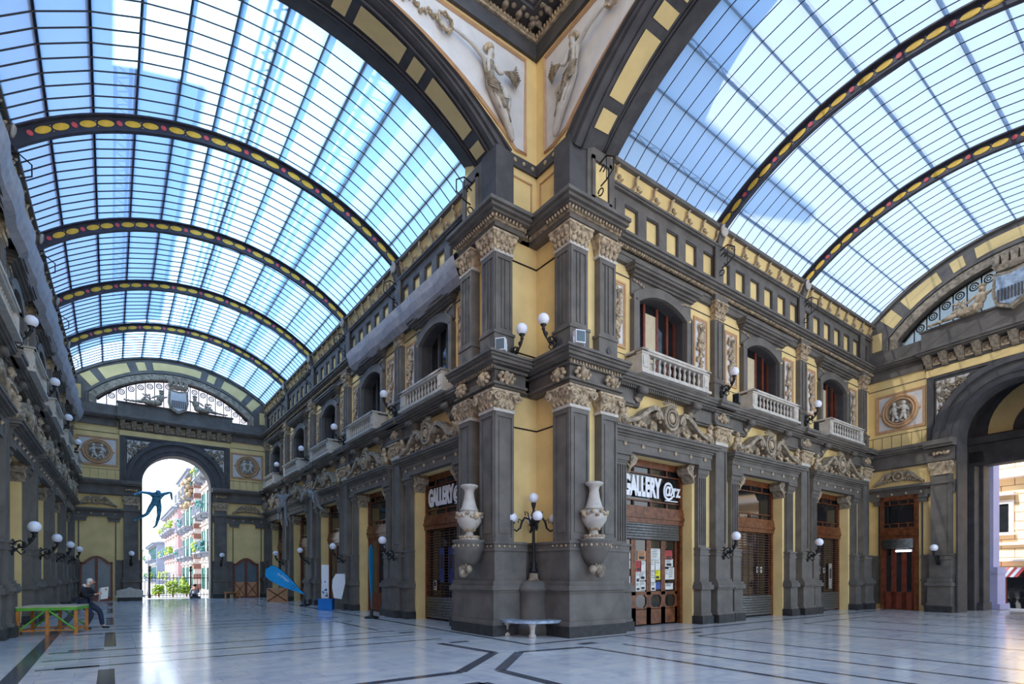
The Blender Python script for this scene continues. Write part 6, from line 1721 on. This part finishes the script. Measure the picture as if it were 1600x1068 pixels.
def stander(lab, p, m):
    t = thing('person', lab, 'person', p, GR)
    J3 = dict(pel=(0, 0, .92), chest=(0, 0, 1.28), neck=(.02, 0, 1.48), head=(.04, 0, 1.6), shL=(0, .18, 1.4), elL=(0, .26, 1.12), wrL=(.08, .26, .88), shR=(0, -.18, 1.4), elR=(0, -.26, 1.12), wrR=(.08, -.26, .88),
              hipL=(0, .1, .88), knL=(.05, .11, .48), anL=(-.05, .11, .1), toeL=(.1, .12, .04), hipR=(0, -.1, .88), knR=(.08, -.1, .48), anR=(.12, -.1, .1), toeR=(.28, -.1, .04))
    figure(J3, t, 'skin', fingers=False)
    jn = [('a', J3['pel'], (.16, .12)), ('c', J3['chest'], (.18, .13)), ('n', (.0, 0, 1.42), .09)]; lk = [('a', 'c'), ('c', 'n')]
    for q in 'LR': jn += [('s'+q, J3['sh'+q], .08), ('e'+q, J3['el'+q], .06), ('w'+q, lerp(J3['el'+q], J3['wr'+q], .85), .045)]; lk += [('c', 's'+q), ('s'+q, 'e'+q), ('e'+q, 'w'+q)]
    cloth(jn, J3, None, t, 'jacket', m, lk)
    jn = [('a', (0, 0, .9), (.15, .12))]; lk = []
    for q in 'LR': jn += [('h'+q, J3['hip'+q], .11), ('k'+q, J3['kn'+q], .075), ('x'+q, lerp(J3['kn'+q], J3['an'+q], .9), .06)]; lk += [('a', 'h'+q), ('h'+q, 'k'+q), ('k'+q, 'x'+q)]
    cloth(jn, J3, None, t, 'trousers', 'denim', lk)
    MB().ell((.02, 0, 1.64), (.09, .1, .1), 0, 'Y', 12, 8).obj('hair', 'ink', t)
stander('passer-by in a dark jacket standing under the striped awning', gpt(-4.35, -10.4, -.8), 'blackcloth')
stander('passer-by in a pale jacket left of the other one under the awning', gpt(-4.75, -10.6, -.8), 'white_stone')

# ------------------------------------------------------------------ floor and its inlay
fl = MB().box(-12, 31, -12, 41.2, -.2, 0).obj('floor', 'floor'); struct(fl, 'floor')
i_ = MB(); Z = .002
def band(x0, y0, x1, y1, w):
    d = Vector((x1-x0, y1-y0, 0)); l = d.length; n = Vector((-d.y, d.x, 0))/l*w/2; d = d/l*w/2*0
    a, b = Vector((x0, y0, Z)), Vector((x1, y1, Z)); i_.add([a-n, a+n, b+n, b-n], [(0, 1, 2, 3)])
def pl(pts, w):
    for a, b in zip(pts[:-1], pts[1:]): band(a[0], a[1], b[0], b[1], w)
    for p in pts[1:-1]: i_.lathe([(w/2, 0), (0, .0002)], (p[0], p[1], Z), 8, False) if False else None
pl([(-1.2, -9), (-1.2, 39.6)], .24); pl([(7.62, 9.75), (7.62, 39.6)], .13); pl([(7.55, 9.7), (28.2, 9.7)], .13)
for y in (14.3, 20.6, 26.9, 33.2):     # pairs of cross bands, left wing
    for o in (0, -1.2): band(-1.0, y+o-.05, 6.4, y+o-.05, .11)
    band(-1.0, y-2.4, 6.6, y-2.4, .11); band(-.7, y+.25, -.1, y+.25, .2); band(-.75, y-2.4-.0, -.15, y-2.4, .2)
    band(-.0, y+.6, -.0, y+4.2, .22) ; band(6.1, y+.4, 6.1, y+4.0, .1)
    i_.box(6.3, 6.75, y-.75, y-.5, Z-.001, Z)
band(-.05, 6.5, -.05, 11.4, .22)
for x in (9.4, 10.7, 12.2, 15.4, 17.9, 20.6, 23.2, 25.8):
    band(x, -6, x, 9.6 if x in (10.7, 12.2+99) else 8.5, .11)
pl([(8.35, -4), (8.35, 8.65)], .14); pl([(12.2, 8.45), (15.4, 8.45)], .1); pl([(17.9, 8.5), (23.2, 8.5)], .1); i_.box(8.6, 9.1, 8.95, 9.2, Z-.001, Z); i_.box(12.6, 13.1, 8.9, 9.1, Z-.001, Z)
pl([(6.1, 11.1), (6.3, 9.15), (4.6, 7.65), (-1.0, 7.65)], .2); pl([(8.35, 8.65), (6.75, 8.9), (5.2, 7.4), (5.2, 3.0)], .2); pl([(4.4, 6.7), (4.4, 3.2)], .2); pl([(-1, 6.7), (4.4, 6.7)], .2)
i_.box(6.35, 6.85, 10.95, 11.15, Z-.001, Z)
i_.box(-1.9, 8.2, 11.05, 11.15, Z-.001, Z) if False else None
struct(i_.obj('inlay', 'floorinlay', fix=False), 'trim_29')
struct(MB().box(11.4, 28.3, 10.3, 10.62, 0, .02).obj('threshold', 'black_stone'), 'trim_30') if False else None

# ------------------------------------------------------------------ neighbouring roofs that shade the glass
t = thing('roof_block', 'tall neighbouring block west of the left wing', 'building'); t.name = 'neighbour_building'
SH = MB().box(-16, -7.5, 19.5, 36.5, 0, 24.6).box(-16, -7.5, 36.5, 39.2, 0, 22.8).box(-16, -7.5, -14, 19.5, 0, 21.9)  # lowest box is an added stretch that keeps sun off the crossing
SH.obj('wall', 'ext_pink', t)

dr = MB(); dr.box(-4.6, -4.2, -3, 13.6, 14.5, 31).box(-4.6, 3, 13.2, 13.6, 17.6, 31)  # unseen high walls added to block direct sun through the open crossing
struct(dr.obj('drum', 'yellow'), 'wall_drum')
for nm, xx, zz, w_ in (('nearer the right wall', 2.75, 17.9, .3), ('nearer the left wall', .35, 18.1, .22)):
    t = thing('lattice_beam', f'steel lattice beam lying above the glass roof, {nm}', 'beam')
    b = MB()
    for sx in (-w_, w_):
        for sz in (-.12, .12): b.tube([(xx+sx, 14, zz+sz), (xx+sx*.9, 40, zz+sz)], .05, 4, smooth=False)
    k = 40
    for i in range(k): y = 14+26*i/k; b.tube([(xx-w_, y, zz), (xx+w_, y+.32, zz), (xx-w_, y+.65, zz)], .03, 4, smooth=False)
    b.obj('lattice', 'bar', t)

# ------------------------------------------------------------------ light
sun = bpy.data.lights.new('sun', 'SUN'); sun.energy = 7.0; sun.angle = radians(.53); sun.color = (1, .95, .87)
so = bpy.data.objects.new('sun', sun); COL.objects.link(so)
EL, AZ = radians(44), radians(14)
tow = Vector((-cos(EL)*cos(AZ), cos(EL)*sin(AZ), sin(EL)))     # toward the sun
so.rotation_euler = tow.to_track_quat('Z', 'Y').to_euler()
w = bpy.data.worlds.new('sky'); sc.world = w; w.use_nodes = True
nt = w.node_tree; bg = nt.nodes['Background']
tc = nt.nodes.new('ShaderNodeTexCoord'); sx = nt.nodes.new('ShaderNodeSeparateXYZ'); cr = nt.nodes.new('ShaderNodeValToRGB')
nt.links.new(tc.outputs['Generated'], sx.inputs[0]); nt.links.new(sx.outputs['Z'], cr.inputs[0]); nt.links.new(cr.outputs[0], bg.inputs[0])
e = cr.color_ramp.elements; e[0].position = 0; e[0].color = (.95, .97, 1, 1); e[1].position = .75; e[1].color = (.30, .55, 1, 1)
x = cr.color_ramp.elements.new(.12); x.color = (.85, .93, 1, 1); x = cr.color_ramp.elements.new(.35); x.color = (.50, .73, 1, 1)
bg.inputs[1].default_value = 2.1

for o in [o for o in COL.objects if o.type == 'FONT']:
    pass
# ------------------------------------------------------------------ camera
cam = bpy.data.cameras.new('camera'); co = bpy.data.objects.new('camera', cam); COL.objects.link(co); sc.camera = co
co.location = (0, 0, 1.6); co.rotation_euler = (pi/2, 0, -atan2(628, 852))
cam.sensor_width = 36; cam.lens = 36*852/1600; cam.shift_x = 0; cam.shift_y = (896-534)/1600
cam.clip_end = 500
sc.view_settings.view_transform = 'Standard'; sc.view_settings.look = 'None'; sc.view_settings.gamma = 1; sc.view_settings.exposure = 0.4
sc.view_settings.use_curve_mapping = False
sc.cycles.max_bounces = 10; sc.cycles.diffuse_bounces = 5; sc.cycles.transparent_max_bounces = 16; sc.cycles.caustics_reflective = False; sc.cycles.caustics_refractive = False
sc.cycles.use_denoising = True
